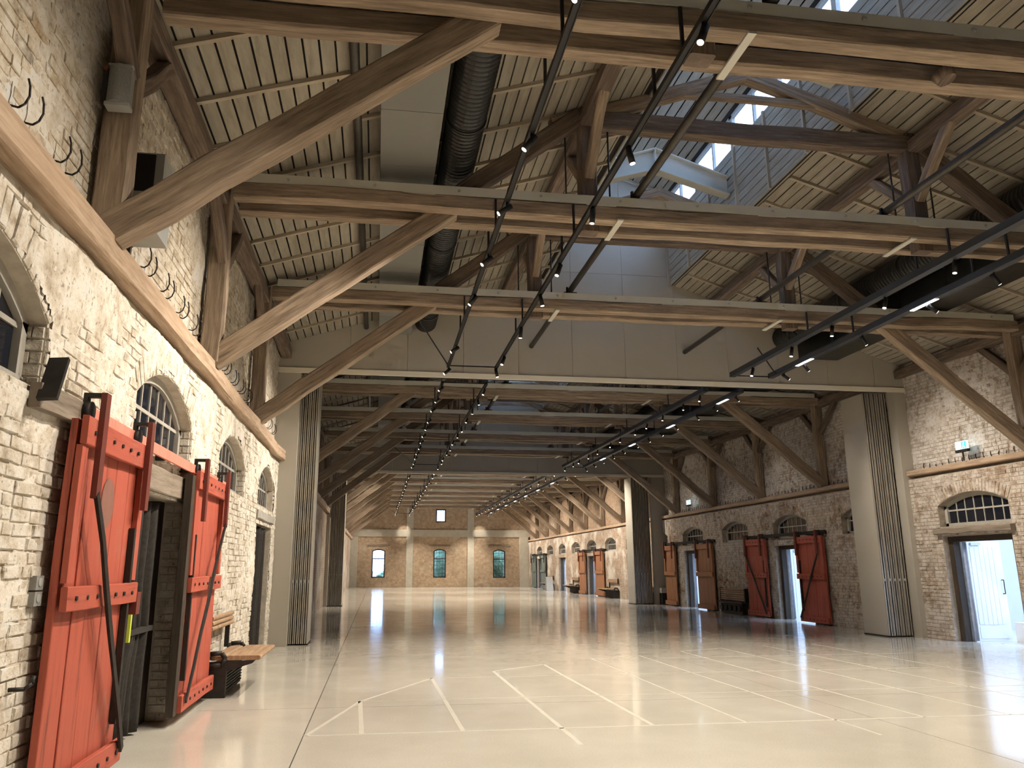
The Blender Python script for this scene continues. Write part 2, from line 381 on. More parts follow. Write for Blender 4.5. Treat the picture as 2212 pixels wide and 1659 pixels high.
wru = MB().box(XRU, XRU+.4, BACK, YG, ZPR-.2, ROOF0+.2).build('wall_right_upper', mortar_r, None, 'brown brick upper wall behind the right posts, with patchy limewash', 'wall', kind='structure')
MB().box(XLU-.5, XRU+.5, BACK-.3, BACK, 0, 12).build('wall_front', mortar_l, None, 'plain brick end wall behind the viewer', 'wall', kind='structure')
# far brickwork faces (beyond the reach of single bricks)
def far_face(b, xa, xb, ylo, yhi, ztop, op):
    y = ylo
    for o in op:
        ya, yb = o['c']-o['w']/2, o['c']+o['w']/2
        if yb < ylo or ya > yhi: continue
        if ya > y: b.box(xa, xb, y, ya, 0, ztop)
        if o['door']: b.box(xa, xb, ya, yb, o['door'], o['sill'])
        else: b.box(xa, xb, ya, yb, 0, o['sill'])
        R, zc, th, f = arch(o['c'], o['w'], o['spring'], o['crown'])
        b.prism([(ya+(yb-ya)*k/12, f(ya+(yb-ya)*k/12)) for k in range(13)]+[(yb, ztop), (ya, ztop)], xa, xb, 'x'); y = yb
    if y < yhi: b.box(xa, xb, y, yhi, 0, ztop)
YB = 34.2
b = MB(); far_face(b, XR-.015, XR, YB, YG, ZPR-.2, ROPEN); b.build('far_brickwork', far_r, wr)
MB().box(XRU-.015, XRU, YB, YG, ZPR-.2, ROOF0+.2).build('far_brickwork', far_ru, wru)
b = MB(); b.box(XL, XL+.015, 17.5, YG, 0, ZPL-.24); b.build('far_brickwork', far_r, wl)
MB().box(XLU, XLU+.015, 17.5, YG, ZPL-.24, ROOF0+.2).build('far_brickwork', far_ru, wlu)
# ------------------------------------------------------------------ bricks
def brick_list(ylo, yhi, zlo, zhi, holes, course=.085, blen=.265, joint=.012):
    out = []; i = 0; z = zlo
    while z+course*.6 < zhi:
        z1 = min(z+course, zhi); zm = (z+z1)/2; ex = []
        for h in holes:
            if not h['arch']:
                if h['z0'] <= zm <= h['crown']: ex.append((h['y0'], h['y1']))
            else:
                R, zc, th, f = arch(h['c'], h['w'], h['spring'], h['crown'])
                if h['z0'] <= zm <= h['spring']: ex.append((h['y0'], h['y1']))
                elif h['spring'] < zm < h['crown']+.27:
                    rr = R+.27
                    if zm-zc < rr:
                        hw = min(math.sqrt(rr*rr-(zm-zc)**2), (zm-zc)*math.tan(th)+.02); ex.append((h['c']-hw, h['c']+hw))
        ex.sort(); y = ylo; segs = []
        for a, c in ex:
            if a > y: segs.append((y, min(a, yhi)))
            y = max(y, c)
        if y < yhi: segs.append((y, yhi))
        for a, c in segs:
            y = a; first = True
            while y < c-.03:
                L = blen if random.random() < .62 else blen*.5
                if first and i % 2: L = blen*.5
                first = False; L *= random.uniform(.94, 1.06)
                if c-(y+L) < .06: L = c-y
                out.append(((y+min(y+L, c)-joint)/2, zm, min(L, c-y)-joint, z1-z-joint)); y += L
        z = z1; i += 1
    return out
def pal(kind):
    r = random.random(); v = random.uniform(.75, 1.15)
    if kind == 'l': c = (.54, .45, .33) if r < .5 else (.44, .32, .215) if r < .75 else (.60, .54, .45) if r < .9 else (.27, .225, .185)
    elif kind == 'lu': c = (.46, .38, .28) if r < .5 else (.40, .30, .19) if r < .8 else (.52, .46, .37) if r < .92 else (.25, .22, .19)
    else: c = (.33, .215, .135) if r < .5 else (.26, .16, .10) if r < .75 else (.40, .29, .19) if r < .92 else (.17, .12, .09)
    return tuple(x*v for x in c)
BM = {}
def brick_meshes(kind, mat, sg):
    ms = []
    for k in range(12):
        b = MB(); col = pal(kind); n = len(b.v); e = .10
        j = lambda s: random.uniform(-s, s)
        pts = [(0, -.5, -.5), (0, .5, -.5), (0, .5, .5), (0, -.5, .5)]
        mid = [(.6*sg, y, z) for _, y, z in pts]; fr = [(sg*(1+j(.25)), y*(1-e*.35)+j(.02), z*(1-e*1.2)+j(.05)) for _, y, z in pts]
        b.v += pts+mid+fr
        for a in (0, 4):
            for i in range(4): q = (i+1) % 4; b.face((a+i, a+q, a+4+q, a+4+i), None, col)
        b.face((8, 9, 10, 11), None, col)
        me = bpy.data.meshes.new('brick'); me.from_pydata(b.v, [], b.f)
        at = me.color_attributes.new('Col', 'FLOAT_COLOR', 'CORNER'); buf = []
        for f in b.f: buf.extend((*col, 1)*len(f))
        at.data.foreach_set('color', buf); me.materials.append(mat); me.update(); ms.append(me)
    BM[kind] = ms
def lay_bricks(wall, kind, mat, face, sg, lst, voussoirs, keep, proud=.016, rough=0.0):
    """the bricks that show largest become single parts, the rest one joined part"""
    brick_meshes(kind, mat, sg)
    sc = []
    for t in lst:
        p = proj((face, t[0], t[1])); ok = p and -20 < p[0] < IW+20 and -20 < p[1] < IH+20
        sc.append((-(t[2]*t[3])/(p[2]**2) if ok else 1, t))
    sc.sort(key=lambda a: a[0]); org = ORG[wall.name]
    for s, (y, z, L, H) in sc[:keep]:
        o = bpy.data.objects.new('brick', random.choice(BM[kind])); COL.objects.link(o); o.parent = wall
        o.location = (face-org.x, y-org.y, z-org.z); o.scale = (proud+random.uniform(-.004, .006+rough), L, H)
        o.rotation_euler = (random.gauss(0, .012), 0, random.gauss(0, .012))
    b = MB()
    for s, (y, z, L, H) in sc[keep:]:
        d = proud+random.uniform(-.005, .006+rough); x1 = face+sg*d; c = pal(kind); k = len(b.v); jj = .004
        r = lambda: random.uniform(-jj, jj)
        for yy, zz in ((y-L/2, z-H/2), (y+L/2, z-H/2), (y+L/2, z+H/2), (y-L/2, z+H/2)): b.v.append((face, yy, zz))
        for yy, zz in ((y-L/2+.006, z-H/2+.005), (y+L/2-.006, z-H/2+.005), (y+L/2-.006, z+H/2-.005), (y-L/2+.006, z+H/2-.005)): b.v.append((x1+r(), yy+r(), zz+r()))
        for i in range(4): q = (i+1) % 4; b.face((k+i, k+q, k+4+q, k+4+i), None, c)
        b.face((k+4, k+5, k+6, k+7), None, c)
    for (h, single) in voussoirs:
        R, zc, th, f = arch(h['c'], h['w'], h['spring'], h['crown']); n = 25
        for k in range(n):
            t = -th+(k+.5)*2*th/n; rm = R+.135+random.uniform(-.006, .006); y, z = h['c']+rm*math.sin(t), zc+rm*math.cos(t)
            if single:
                o = bpy.data.objects.new('arch_brick', random.choice(BM[kind])); COL.objects.link(o); o.parent = wall
                o.location = (face-org.x, y-org.y, z-org.z); o.scale = (proud+.004+random.uniform(-.004, .008), 2*th*R/n-.008, .255); o.rotation_euler = (-t, 0, 0)
            else:
                c = pal(kind); wd = (2*th*R/n-.01)/2; k0 = len(b.v); ca, sa = math.cos(t), math.sin(t)
                for x in (face, face+sg*(proud+.004)):
                    for (uu, vv) in ((-wd, -.125), (wd, -.125), (wd, .125), (-wd, .125)): b.v.append((x, y+uu*ca+vv*sa, z-uu*sa+vv*ca))
                for i in range(4): q = (i+1) % 4; b.face((k0+i, k0+q, k0+4+q, k0+4+i), None, c)
                b.face((k0+4, k0+5, k0+6, k0+7), None, c)
    b.build('brick_courses', mat, wall, kind='stuff')
random.seed(3)
lay_bricks(wl, 'l', brick_l, XL, 1, brick_list(1.2, 17.2, 0, ZPL-.25, LH), [(LH[0], 1), (LH[1], 1), (LH[3], 1), (LH[4], 0)], 220, .008, .008)
lay_bricks(wlu, 'lu', brick_lu, XLU, 1, brick_list(1.2, 17.2, ZPL-.02, ROOF0+.1, []), [], 240, .006, .004)
rarch = [h for h in RH if h['arch'] and h['c'] < YB]
lay_bricks(wr, 'r', brick_r, XR, -1, brick_list(11.5, YB, 0, ZPR-.2, RH), [(h, h['c'] < 18) for h in rarch], 220, .008, .003)
lay_bricks(wru, 'ru', brick_ru, XRU, -1, brick_list(11.5, YB, ZPR-.02, ROOF0+.1, []), [], 200, .007, .003)
def reveal(wall, kind, y, x0, x1, z0, z1, sgn):
    org = ORG[wall.name]; z = z0; i = 0
    while z < z1-.03:
        h = min(.085, z1-z); n = 1 if (i % 2 and abs(x1-x0) < .3) else 2; wd = (x1-x0)/n
        for k in range(n):
            o = bpy.data.objects.new('brick', random.choice(BM[kind])); COL.objects.link(o); o.parent = wall
            o.location = (x0+(k+.5)*wd-org.x, y-org.y, z+h/2-org.z); o.rotation_euler = (0, 0, -sgn*PI/2); o.scale = (.012+random.uniform(-.003, .008), abs(wd)-.01, h-.012)
        z += h; i += 1
for o in LOPEN[:3]: reveal(wl, 'l', o['c']+o['w']/2, XL-.155, XL-.005, o['sill'], o['spring'], 1)
reveal(wl, 'l', LOPEN[1]['c']+LOPEN[1]['w']/2-.03, XL-.19, XL-.005, 0, 2.32, 1)
# ------------------------------------------------------------------ lumpy lime plaster remains over the bricks
from mathutils import noise as mn
def plaster(wall, mat, face, sg, ya, yb, za, zb, holes, bias, st=.032, seed=0.0):
    b = MB(); ny, nz = int((yb-ya)/st), int((zb-za)/st); idx = {}
    def hval(y, z):
        p = Vector((y*1.1+seed, z*1.1, seed)); h = mn.fractal(p, 1.0, 2.1, 5)*.030; h += mn.fractal(Vector((y*7, z*9, seed)), .9, 2.2, 3)*.011
        return h+bias(y, z)
    def inside(y, z):
        for h in holes:
            if h['y0']-.03 < y < h['y1']+.03 and h['z0']-.03 < z:
                if not h['arch']:
                    if z < h['crown']+.03: return True
                else:
                    R_, zc, th, f = arch(h['c'], h['w'], h['spring'], h['crown'])
                    if z < f(y)+.05: return True
        return False
    H = [[hval(ya+i*st, za+j*st) for j in range(nz+1)] for i in range(ny+1)]
    def vid(i, j):
        k = (i, j)
        if k not in idx:
            idx[k] = len(b.v); b.v.append((face+sg*min(.034, H[i][j]), ya+i*st+random.uniform(-.006, .006), za+j*st+random.uniform(-.006, .006)))
        return idx[k]
    for i in range(ny):
        for j in range(nz):
            if max(H[i][j], H[i+1][j], H[i][j+1], H[i+1][j+1]) < .002: continue
            if inside(ya+(i+.5)*st, za+(j+.5)*st): continue
            b.face((vid(i, j), vid(i+1, j), vid(i+1, j+1), vid(i, j+1)))
    b.build('plaster_remains', mat, wall, kind='stuff')
random.seed(77)
plaster(wl, plaster_l, XL, 1, 1.2, 17.15, 0.02, ZPL-.26, LH, lambda y, z: .004+.010*max(0, z-2.6)-.006*(1 if z < 1.0 else 0), seed=1.7)
plaster(wlu, plaster_lu, XLU, 1, 1.2, 17.15, ZPL, ROOF0, [], lambda y, z: .002, seed=9.3)
plaster(wr, plaster_r, XR, -1, 12.0, YB, 0.02, ZPR-.2, RH, lambda y, z: -.011+.008*max(0, z-2.8), st=.05, seed=5.1)
plaster(wru, plaster_ru, XRU, -1, 12.0, YB, ZPR, ROOF0, [], lambda y, z: -.004, st=.05, seed=14.2)
# ------------------------------------------------------------------ wall plates, purlins
def long_timber(name, label, x0, x1, z0, z1, ya, yb, mat, cat, jit=.012, group=None):
    seg = max(2, int((yb-ya)/1.2))
    return MB().beam(((x0+x1)/2, ya, (z0+z1)/2), ((x0+x1)/2, yb, (z0+z1)/2), x1-x0, z1-z0, seg=seg, jit=jit, ch=.02).build(name, mat, None, label, cat, group)
random.seed(5)
long_timber('wall_plate', 'pinkish weathered timber plate along top of the cream limewashed wall', XLU, XL+.14, ZPL-.22, ZPL, BACK, YP1, plate_m, 'timber', .014)
long_timber('wall_plate', 'timber plate on the left wall beyond the first folding partition', XLU, XL+.14, ZPL-.22, ZPL, YP1+.35, YG, plate_m, 'timber')
long_timber('wall_plate', 'grey timber plate above near doorway and exit sign on right wall', XR-.05, XRU, ZPR-.13, ZPR, BACK, YP1, plate_m, 'timber', .006)
long_timber('wall_plate', 'timber plate on the right wall between and beyond the folding partitions', XR-.05, XRU, ZPR-.13, ZPR, YP1+.35, YG, plate_m, 'timber', .006)
for ya, yb, tx in ((BACK, YP1-.02, 'before first folding partition'), (YP1+.35, YP2-.02, 'between the folding partitions'), (YP2+.35, YG, 'in the rear hall')):
    long_timber('eave_purlin', 'dark eave timber under the left roof slope '+tx, -2.27, -2.05, 6.20, 6.41, ya, yb, timber, 'timber')
    long_timber('eave_purlin', 'dark eave timber under the right roof slope '+tx, 12.72, 12.92, 6.20, 6.41, ya, yb, timber, 'timber')
    long_timber('purlin', 'dark roof purlin on the left queen posts '+tx, 2.70, 2.92, 7.78, 7.98, ya, yb, timber, 'timber')
    long_timber('purlin', 'dark roof purlin on the right queen posts '+tx, 7.82, 8.04, 7.78, 7.98, ya, yb, timber, 'timber')
# ------------------------------------------------------------------ roof slopes
def slope_pt(x, off=0): return (x, roofz(x)+off)
SEC = [(4.2, YP1), (YP1+.3, YP2), (YP2+.3, YG)]
cs = math.cos(math.atan(RS)); PW = .168
random.seed(9)
for side in ('left', 'right'):
    xa, xb = (XLU-.1, LANX0) if side == 'left' else (LANX1, XRU+.1)
    da, db = (xa, xb-.06) if side == 'left' else (xa+.06, xb)
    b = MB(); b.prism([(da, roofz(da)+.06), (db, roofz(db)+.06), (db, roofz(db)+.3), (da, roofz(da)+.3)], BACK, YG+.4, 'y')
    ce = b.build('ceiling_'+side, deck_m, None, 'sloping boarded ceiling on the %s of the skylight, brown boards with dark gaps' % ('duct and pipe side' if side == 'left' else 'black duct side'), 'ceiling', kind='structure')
    L = (xb-xa)/cs; n = int(L/PW); slope = RS if side == 'left' else -RS
    for si, (ya, yb) in enumerate(SEC):
        for k in range(n):
            xm = xa+(k+.5)*(xb-xa)/n; zz = roofz(xm)+.035+random.uniform(-.004, .004)
            MB().beam((xm, ya, zz), (xm, yb, zz), PW-.019, .024, up=(-slope, 0, 1), seg=1).build('ceiling_board', plank_m, ce)
        y = ya+.15 if si else 4.06
        while y < yb-.05:
            if si == 0 or True:
                p0 = (xa+.15, roofz(xa+.15)-.005); p1 = (xb-.02, roofz(xb-.02)-.005)
                if side == 'left': pass
                MB().beam((p0[0], y, p0[1]), (p1[0], y, p1[1]), .055, .05, seg=1).build('batten', batten_m, ce)
            y += .9455
# ------------------------------------------------------------------ skylight lantern
ZL0, ZL1, ZL2, ZLR = 8.36, 9.95, 10.75, 11.28
b = MB()
for x0, x1 in ((LANX0-.16, LANX0-.04), (LANX1+.04, LANX1+.16)):
    b.box(x0, x1, BACK, YG, ZL0+.05, ZL1); b.box(x0, x1, BACK, YG, ZL2, ZL2+.3)
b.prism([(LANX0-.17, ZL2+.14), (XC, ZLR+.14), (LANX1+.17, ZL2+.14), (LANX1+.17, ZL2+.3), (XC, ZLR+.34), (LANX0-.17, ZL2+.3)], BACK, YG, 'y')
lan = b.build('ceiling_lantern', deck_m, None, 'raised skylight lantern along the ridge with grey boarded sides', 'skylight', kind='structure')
for si, (ya, yb) in enumerate(SEC):
    for sx, x in ((1, LANX0-.025), (-1, LANX1+.025)):
        n = 9
        for k in range(n):
            z0 = ZL0+k*(ZL1-ZL0)/n; MB().beam((x, ya, z0+.088), (x, yb, z0+.088), .024, .158).build('lantern_board', plank_m, lan)
        y = ya+.3
        while y < yb:
            MB().beam((x+sx*.03, y, ZL0), (x+sx*.03, y, ZL1), .06, .05).build('batten', batten_m, lan); y += 1.26
    for k in range(9):
        for sx in (-1, 1):
            t = (k+.5)/9; x = XC+sx*t*(LANX1-XC+.1); z = ZLR+.1-t*(ZLR-ZL2); MB().beam((x, ya, z), (x, yb, z), .165, .024, up=(sx*.34, 0, 1)).build('lantern_roof_board', plank_m, lan)
    y = ya+.3
    while y < yb:
        for sx in (-1, 1):
            MB().beam((XC, y, ZLR+.05), (XC+sx*(LANX1-XC), y, ZL2+.07), .06, .06).build('batten', batten_m, lan)
        y += 2.52
# skylight windows
nwin = [0]
def sky_window(x, ya, yb):
    nwin[0] += 1; t = thing('window_%d' % nwin[0], 'clerestory window in the skylight lantern letting in pale daylight', 'window', (x, (ya+yb)/2, ZL1), 'skylight clerestory windows', 'structure')
    b = MB()
    b.box(x-.04, x+.04, ya, yb, ZL1, ZL1+.07); b.box(x-.04, x+.04, ya, yb, ZL2-.07, ZL2); b.box(x-.04, x+.04, ya, ya+.06, ZL1, ZL2); b.box(x-.04, x+.04, yb-.06, yb, ZL1, ZL2)
    b.build('frame', frame_m, t)
    ym = (ya+yb)/2; MB().box(x-.03, x+.03, ym-.025, ym+.025, ZL1+.07, ZL2-.07).build('mullion', frame_m, t)
    for c, d in ((ya+.06, ym-.025), (ym+.025, yb-.06)): MB().box(x-.004, x+.004, c, d, ZL1+.07, ZL2-.07).build('pane', glass_m, t)
for ya, yb in SEC:
    n = max(1, round((yb-ya)/1.9))
    for k in range(n):
        for x in (LANX0-.1, LANX1+.1): sky_window(x, ya+(yb-ya)*k/n, ya+(yb-ya)*(k+1)/n)
# lantern ahead of the front section, out of view, closes the volume
b = MB().box(LANX0-.1, LANX0-.06, BACK, SEC[0][0], ZL1, ZL2).box(LANX1+.06, LANX1+.1, BACK, SEC[0][0], ZL1, ZL2).build('lantern_infill', plank_m, lan)
# ------------------------------------------------------------------ gable wall at the far end
GW = [(.12, 1.1, .78, 2.95, 3.12), (5.23, 1.06, .77, 2.95, 3.13), (10.3, 1.06, .74, 2.92, 3.10)]
b = MB(); x = XLU-.5; y0, y1 = YG, YG+.4
for (c, wd, z0, sp, cr) in GW:
    a = wd/2; b.box(x, c-a, y0, y1, 0, 4.4); b.box(c-a, c+a, y0, y1, 0, z0)
    R, zc, th, f = arch(c, wd, sp, cr)
    b.prism([(c-a+wd*k/10, f(c-a+wd*k/10)) for k in range(11)]+[(c+a, 4.4), (c-a, 4.4)], y0, y1, 'y'); x = c+a
b.box(x, XRU+.5, y0, y1, 0, 4.4)
b.box(XLU-.5, 4.87, y0, y1, 4.4, 6.45); b.box(5.72, XRU+.5, y0, y1, 4.4, 6.45); b.box(4.87, 5.72, y0, y1, 4.4, 5.36)
b.box(XLU-.5, XRU+.5, y0, y1, 6.45, 12)
wb = b.build('wall_back', gable_m, None, 'tan brick gable wall at far end with three tall windows', 'wall', kind='structure')
nt = [0]
def trim(x0, x1, z0, z1, label, d=.1):
    nt[0] += 1; MB().box(x0, x1, YG-d, YG, z0, z1).build('trim_%d' % nt[0], conc_m, None, label, 'concrete frame', kind='structure')
trim(XLU, XRU, 4.14, 4.72, 'wide pale concrete tie beam across the brick gable', .12)
for x0, x1, lb in ((2.4, 2.97, 'between the left and middle window'), (7.56, 8.12, 'between the middle and right window')):
    trim(x0, x1, 0, 4.14, 'pale concrete pillar on the gable '+lb); trim(x0, x1, 4.72, 7.6, 'upper pale concrete pillar above the gable beam '+lb)
trim(XL+.02, -1.62, 0, 4.14, 'pale concrete corner pillar of the gable beside the left wall', .3); trim(12.05, XR-.02, 0, 4.14, 'pale concrete corner pillar of the gable beside the right wall', .3)
def gable_window(c, wd, z0, sp, cr, label, arched=True):
    nwin[0] += 1; y = YG+.12; t = thing('window_%d' % nwin[0], label, 'window', (c, y, z0), None, 'structure'); a = wd/2
    f = arch(c, wd, sp, cr)[3] if arched else (lambda x: cr)
    b = MB(); fw = .095
    b.box(c-a, c-a+fw, y-.04, y+.04, z0, f(c-a)); b.box(c+a-fw, c+a, y-.04, y+.04, z0, f(c+a)); b.box(c-a, c+a, y-.04, y+.04, z0, z0+fw)
    pts = [c-a+wd*k/10 for k in range(11)]
    b.prism([(x, f(x)) for x in pts]+[(x, f(x)-fw) for x in reversed(pts)], y-.04, y+.04, 'y'); b.build('frame', gframe_m, t)
    zt = z0+.66*(cr-z0)
    if arched: MB().box(c-a+fw, c+a-fw, y-.04, y+.04, zt-.04, zt+.04).build('transom', gframe_m, t)
    for k in range(1, 4):
        x = c-a+wd*k/4; MB().box(x-.011, x+.011, y-.015, y+.015, z0+fw, f(x)-fw).build('muntin', gframe_m, t)
    rows = [z0+(cr-z0)*k/7 for k in range(1, 7)] if arched else [z0+(cr-z0)*k/3 for k in (1, 2)]
    for z in rows: MB().box(c-a+fw, c+a-fw, y-.014, y+.014, z-.011, z+.011).build('muntin', gframe_m, t)
    MB().prism([(c-a+fw, z0+fw), (c+a-fw, z0+fw)]+[(x, f(x)-fw) for x in reversed(pts[1:-1])], y-.005, y+.005, 'y').build('pane', glass_m, t)
for (c, wd, z0, sp, cr), lb in zip(GW, ('left', 'middle', 'right')):
    gable_window(c, wd, z0, sp, cr, 'tall arched dark-framed window in the gable, %s one of three' % {'left': 'next to the left wall', 'middle': 'the one between both pillars', 'right': 'next to the right wall'}[lb])
    MB().box(c-.92, c+.92, YG-.05, YG, 3.34, 3.47).build('lintel_board', sill_m, None, 'grey wooden lintel board above the gable window %s' % {'left': 'beside the left wall', 'middle': 'between the pillars', 'right': 'beside the right wall'}[lb], 'board')
gable_window(5.295, .85, 5.36, 6.45, 6.45, 'small square barred window high in the gable above the concrete beam', False)
# outdoors behind the gable
MB().box(-40, 50, YG+.6, 160, -.5, -.15).build('ground', ground_m, None, 'grassy ground outside behind the gable windows', 'ground', kind='structure')
random.seed(21)
for k, (x, y, h, r) in enumerate(((-1.3, 71, 1.9, 1.0), (.9, 72, 1.5, 1.0), (3.8, 74, 3.6, 1.1), (6.2, 73, 4.3, 1.2), (9.4, 73, 4.2, 1.2), (12.0, 74, 4.8, 1.3))):
    b = MB(); nu, nv = 14, 9
    for j in range(nv+1):
        for i in range(nu):
            t = PI*j/nv; p = 2*PI*i/nu; rr = 1+random.uniform(-.16, .16); b.v.append((x+r*rr*math.sin(t)*math.cos(p), y+r*rr*math.sin(t)*math.sin(p), -.2+h/2+h/2*rr*math.cos(t)))
    for j in range(nv):
        for i in range(nu): q = (i+1) % nu; b.face((j*nu+i, j*nu+q, (j+1)*nu+q, (j+1)*nu+i))
    b.build('shrub', leaf_m, None, 'bushy shrub seen outside through the gable windows', 'shrub', 'shrubs outside the gable')
# ------------------------------------------------------------------ lobby behind the right wall
MB().box(16.6, 16.8, 10, YG, 0, 3.1).build('wall_lobby', white_m, None, 'white wall of the bright lobby behind the open doors', 'wall', kind='structure')
MB().box(XR+.5, 16.8, 10, 10.2, 0, 3.1).build('wall_lobby_end', white_m, None, 'white end wall of the lobby beyond the near doorway', 'wall', kind='structure')
MB().box(13.95, 14.75, 14.6, 15.9, 0, .42).build('plinth', white_m, None, 'low white box on the lobby floor inside the near right doorway', 'box')
# ------------------------------------------------------------------ arched windows in the long walls
def arch_window(o, side, label, single, pane_mat, depth, cols=7, group=None):
    nwin[0] += 1; sg = 1 if side == 'l' else -1; x = (XL if side == 'l' else XR)-sg*depth
    c, wd, z0, sp, cr = o['c'], o['w']-.02, o['sill'], o['spring'], o['crown']; a = wd/2; fw = .085
    t = thing('window_%d' % nwin[0], label, 'window', (x, c, z0), group, 'structure'); f = arch(c, wd, sp, cr)[3]
    pts = [c-a+wd*k/14 for k in range(15)]; b = MB()
    b.prism([(y, f(y)+.01) for y in pts]+[(y, f(y)-fw) for y in reversed(pts)], x-.05, x+.05, 'x')
    b.box(x-.05, x+.05, c-a, c-a+fw, z0, f(c-a)-.01); b.box(x-.05, x+.05, c+a-fw, c+a, z0, f(c+a)-.01); b.box(x-.05, x+.06, c-a, c+a, z0, z0+fw*.9)
    b.build('frame', frame_m, t)
    zb, zm = z0+fw*.9, z0+.5*(cr-z0)
    ys = [c-a+fw+(wd-2*fw)*k/cols for k in range(cols+1)]
    for y in ys[1:-1]: MB().box(x-.018, x+.018, y-.013, y+.013, zb, f(y)-fw).build('muntin', frame_m, t)
    MB().box(x-.02, x+.02, c-a+fw, c+a-fw, zm-.018, zm+.018).build('crossbar', frame_m, t)
    if single:
        for ya, yb in zip(ys, ys[1:]):
            q = [ya+(yb-ya)*k/4 for k in range(5)]
            MB().box(x-.004, x+.004, ya+.012, yb-.012, zb, zm-.018).build('pane', pane_mat, t)
            MB().prism([(ya+.012, zm+.018), (yb-.012, zm+.018)]+[(y, max(zm+.03, f(y)-fw)) for y in reversed(q)], x-.004, x+.004, 'x').build('pane', pane_mat, t)
    else:
        MB().prism([(c-a+fw, zb), (c+a-fw, zb)]+[(y, f(y)-fw) for y in reversed(pts[1:-1])], x-.004, x+.004, 'x').build('pane', pane_mat, t)
    # blind niche behind
    MB().box(x-sg*.12, x-sg*.14, c-a, c+a, z0, cr).build('backing', gask_m, t)
LLB = ['arched barred window in the left wall before the red sliding doors', 'arched dark barred window above the red sliding doors on left wall', 'arched barred window above the wooden folding bench', 'arched barred window above the curtained doorway beside the folding partition']
for o, lb in zip(LOPEN, LLB): arch_window(o, 'l', lb, True, dark_pane, .16)
RLB = ['arched dark window above the nearest doorway, under the exit sign', 'arched dark window half hidden by the first folding partition', 'arched barred window above the red sliding doors on right wall',
       'arched barred window above the slatted folded bench', 'arched barred window above the brown sliding doors between the partitions', 'arched barred window beside the second folding partition stack',
       'arched window above the curtained doorway just behind second partition', 'arched window above the first bench behind second partition', 'arched window above the rear brown sliding doors',
       'arched window between the rear brown doors and the rear open doorway', 'arched window above the rear open doorway', 'arched window between the rear open doorway and the green doors', 'arched window above the dark green sliding doors']
for k, (o, lb) in enumerate(zip(ROPEN, RLB)): arch_window(o, 'r', lb, k in (0, 2, 3, 4), dark_pane, .2)
# ------------------------------------------------------------------ doorways on the right: frame, reveal, white leaf
def white_leaf(t, x0, x1, y, z1):
    lf = MB().box(x0, x1, y-.025, y+.025, .015, z1).build('leaf', white_m, t); n = 6; wdt = (x1-x0-.2)/n
    for k in range(n): MB().box(x0+.1+k*wdt+.004, x0+.1+(k+1)*wdt-.004, y-.036, y-.025, .36, z1-.14).build('board', white_m, lf)
    MB().box(x0+.1, x1-.1, y-.032, y-.025, .06, .32).build('kick_panel', white_m, lf)
    MB().tube([(x1-.08, y-.03, 1.02), (x1-.08, y-.09, 1.02), (x1-.08, y-.09, 1.32), (x1-.08, y-.03, 1.32)], .01).build('handle', iron_m, lf)
    MB().box(x0+.12, x0+.36, y-.075, y-.036, z1-.1, z1-.04).build('closer', alu_m, lf)
def doorway(o, label, k):
    c, wd, zt = o['c'], o['w']-.06, o['door']; t = thing('door_%d' % (k+1), label, 'door', (XR+.1, c, 0), None, 'structure'); a = wd/2
    for s in (-1, 1): MB().beam((XR+.2, c+s*(a-.075), 0), (XR+.2, c+s*(a-.075), zt), .15, .16, up=(1, 0, 0), jit=.004, seg=3).build('jamb', oak_dark, t)
    MB().beam((XR+.2, c-a, zt-.06), (XR+.2, c+a, zt-.06), .16, .12).build('head', oak_dark, t)
    # pale curtain drawn aside at the far jamb
    b = MB(); n = 16; yb = c+a-.16
    for i in range(n+1):
        for z in (.02, .5, 1.1, 1.7, zt-.12):
            wv = .045*math.sin(i*1.9); b.v.append((XR+.30+.09*i/n, yb-.05+wv*.5*(1 if z < 1 else .6), z))
    for i in range(n):
        for j in range(4): q = i*5+j; b.face((q, q+5, q+6, q+1), None, None, True)
    cu = b.build('curtain_strip', wcurt_m, t); md = cu.modifiers.new('s', 'SOLIDIFY'); md.thickness = .006
    white_leaf(t, XR+.42, XR+1.30, c+a-.10, zt-.09)
DLB = {0: 'nearest open doorway with white boarded door leaf on right wall', 2: 'open doorway with white leaf between the red sliding doors', 4: 'open doorway with white leaf between the brown sliding doors near second partition',
       6: 'narrow doorway with grey curtain just behind the second folding partition', 8: 'doorway with pale curtain between the rear brown sliding doors', 10: 'rear open doorway with pale grey curtain, no sliding doors', 12: 'doorway between the dark green sliding doors'}
nd = 0
for k, o in enumerate(ROPEN):
    if o['door']:
        doorway(o, DLB[k], nd); nd += 1
        if k == 0: MB().beam((XR-.02, o['c']-1.12, 2.40), (XR-.02, o['c']+1.12, 2.40), .22, .13, seg=6, jit=.006, ch=.012).build('lintel_beam', sill_m, None, 'grey weathered wooden lintel over the nearest right doorway', 'lintel')
        else: MB().beam((XR+.1, o['c']-1.0, 2.39), (XR+.1, o['c']+1.0, 2.39), .2, .12, seg=6, jit=.005, ch=.012).build('lintel_beam', sill_m, None, 'grey wooden lintel above the '+DLB[k].split(' on ')[0], 'lintel')
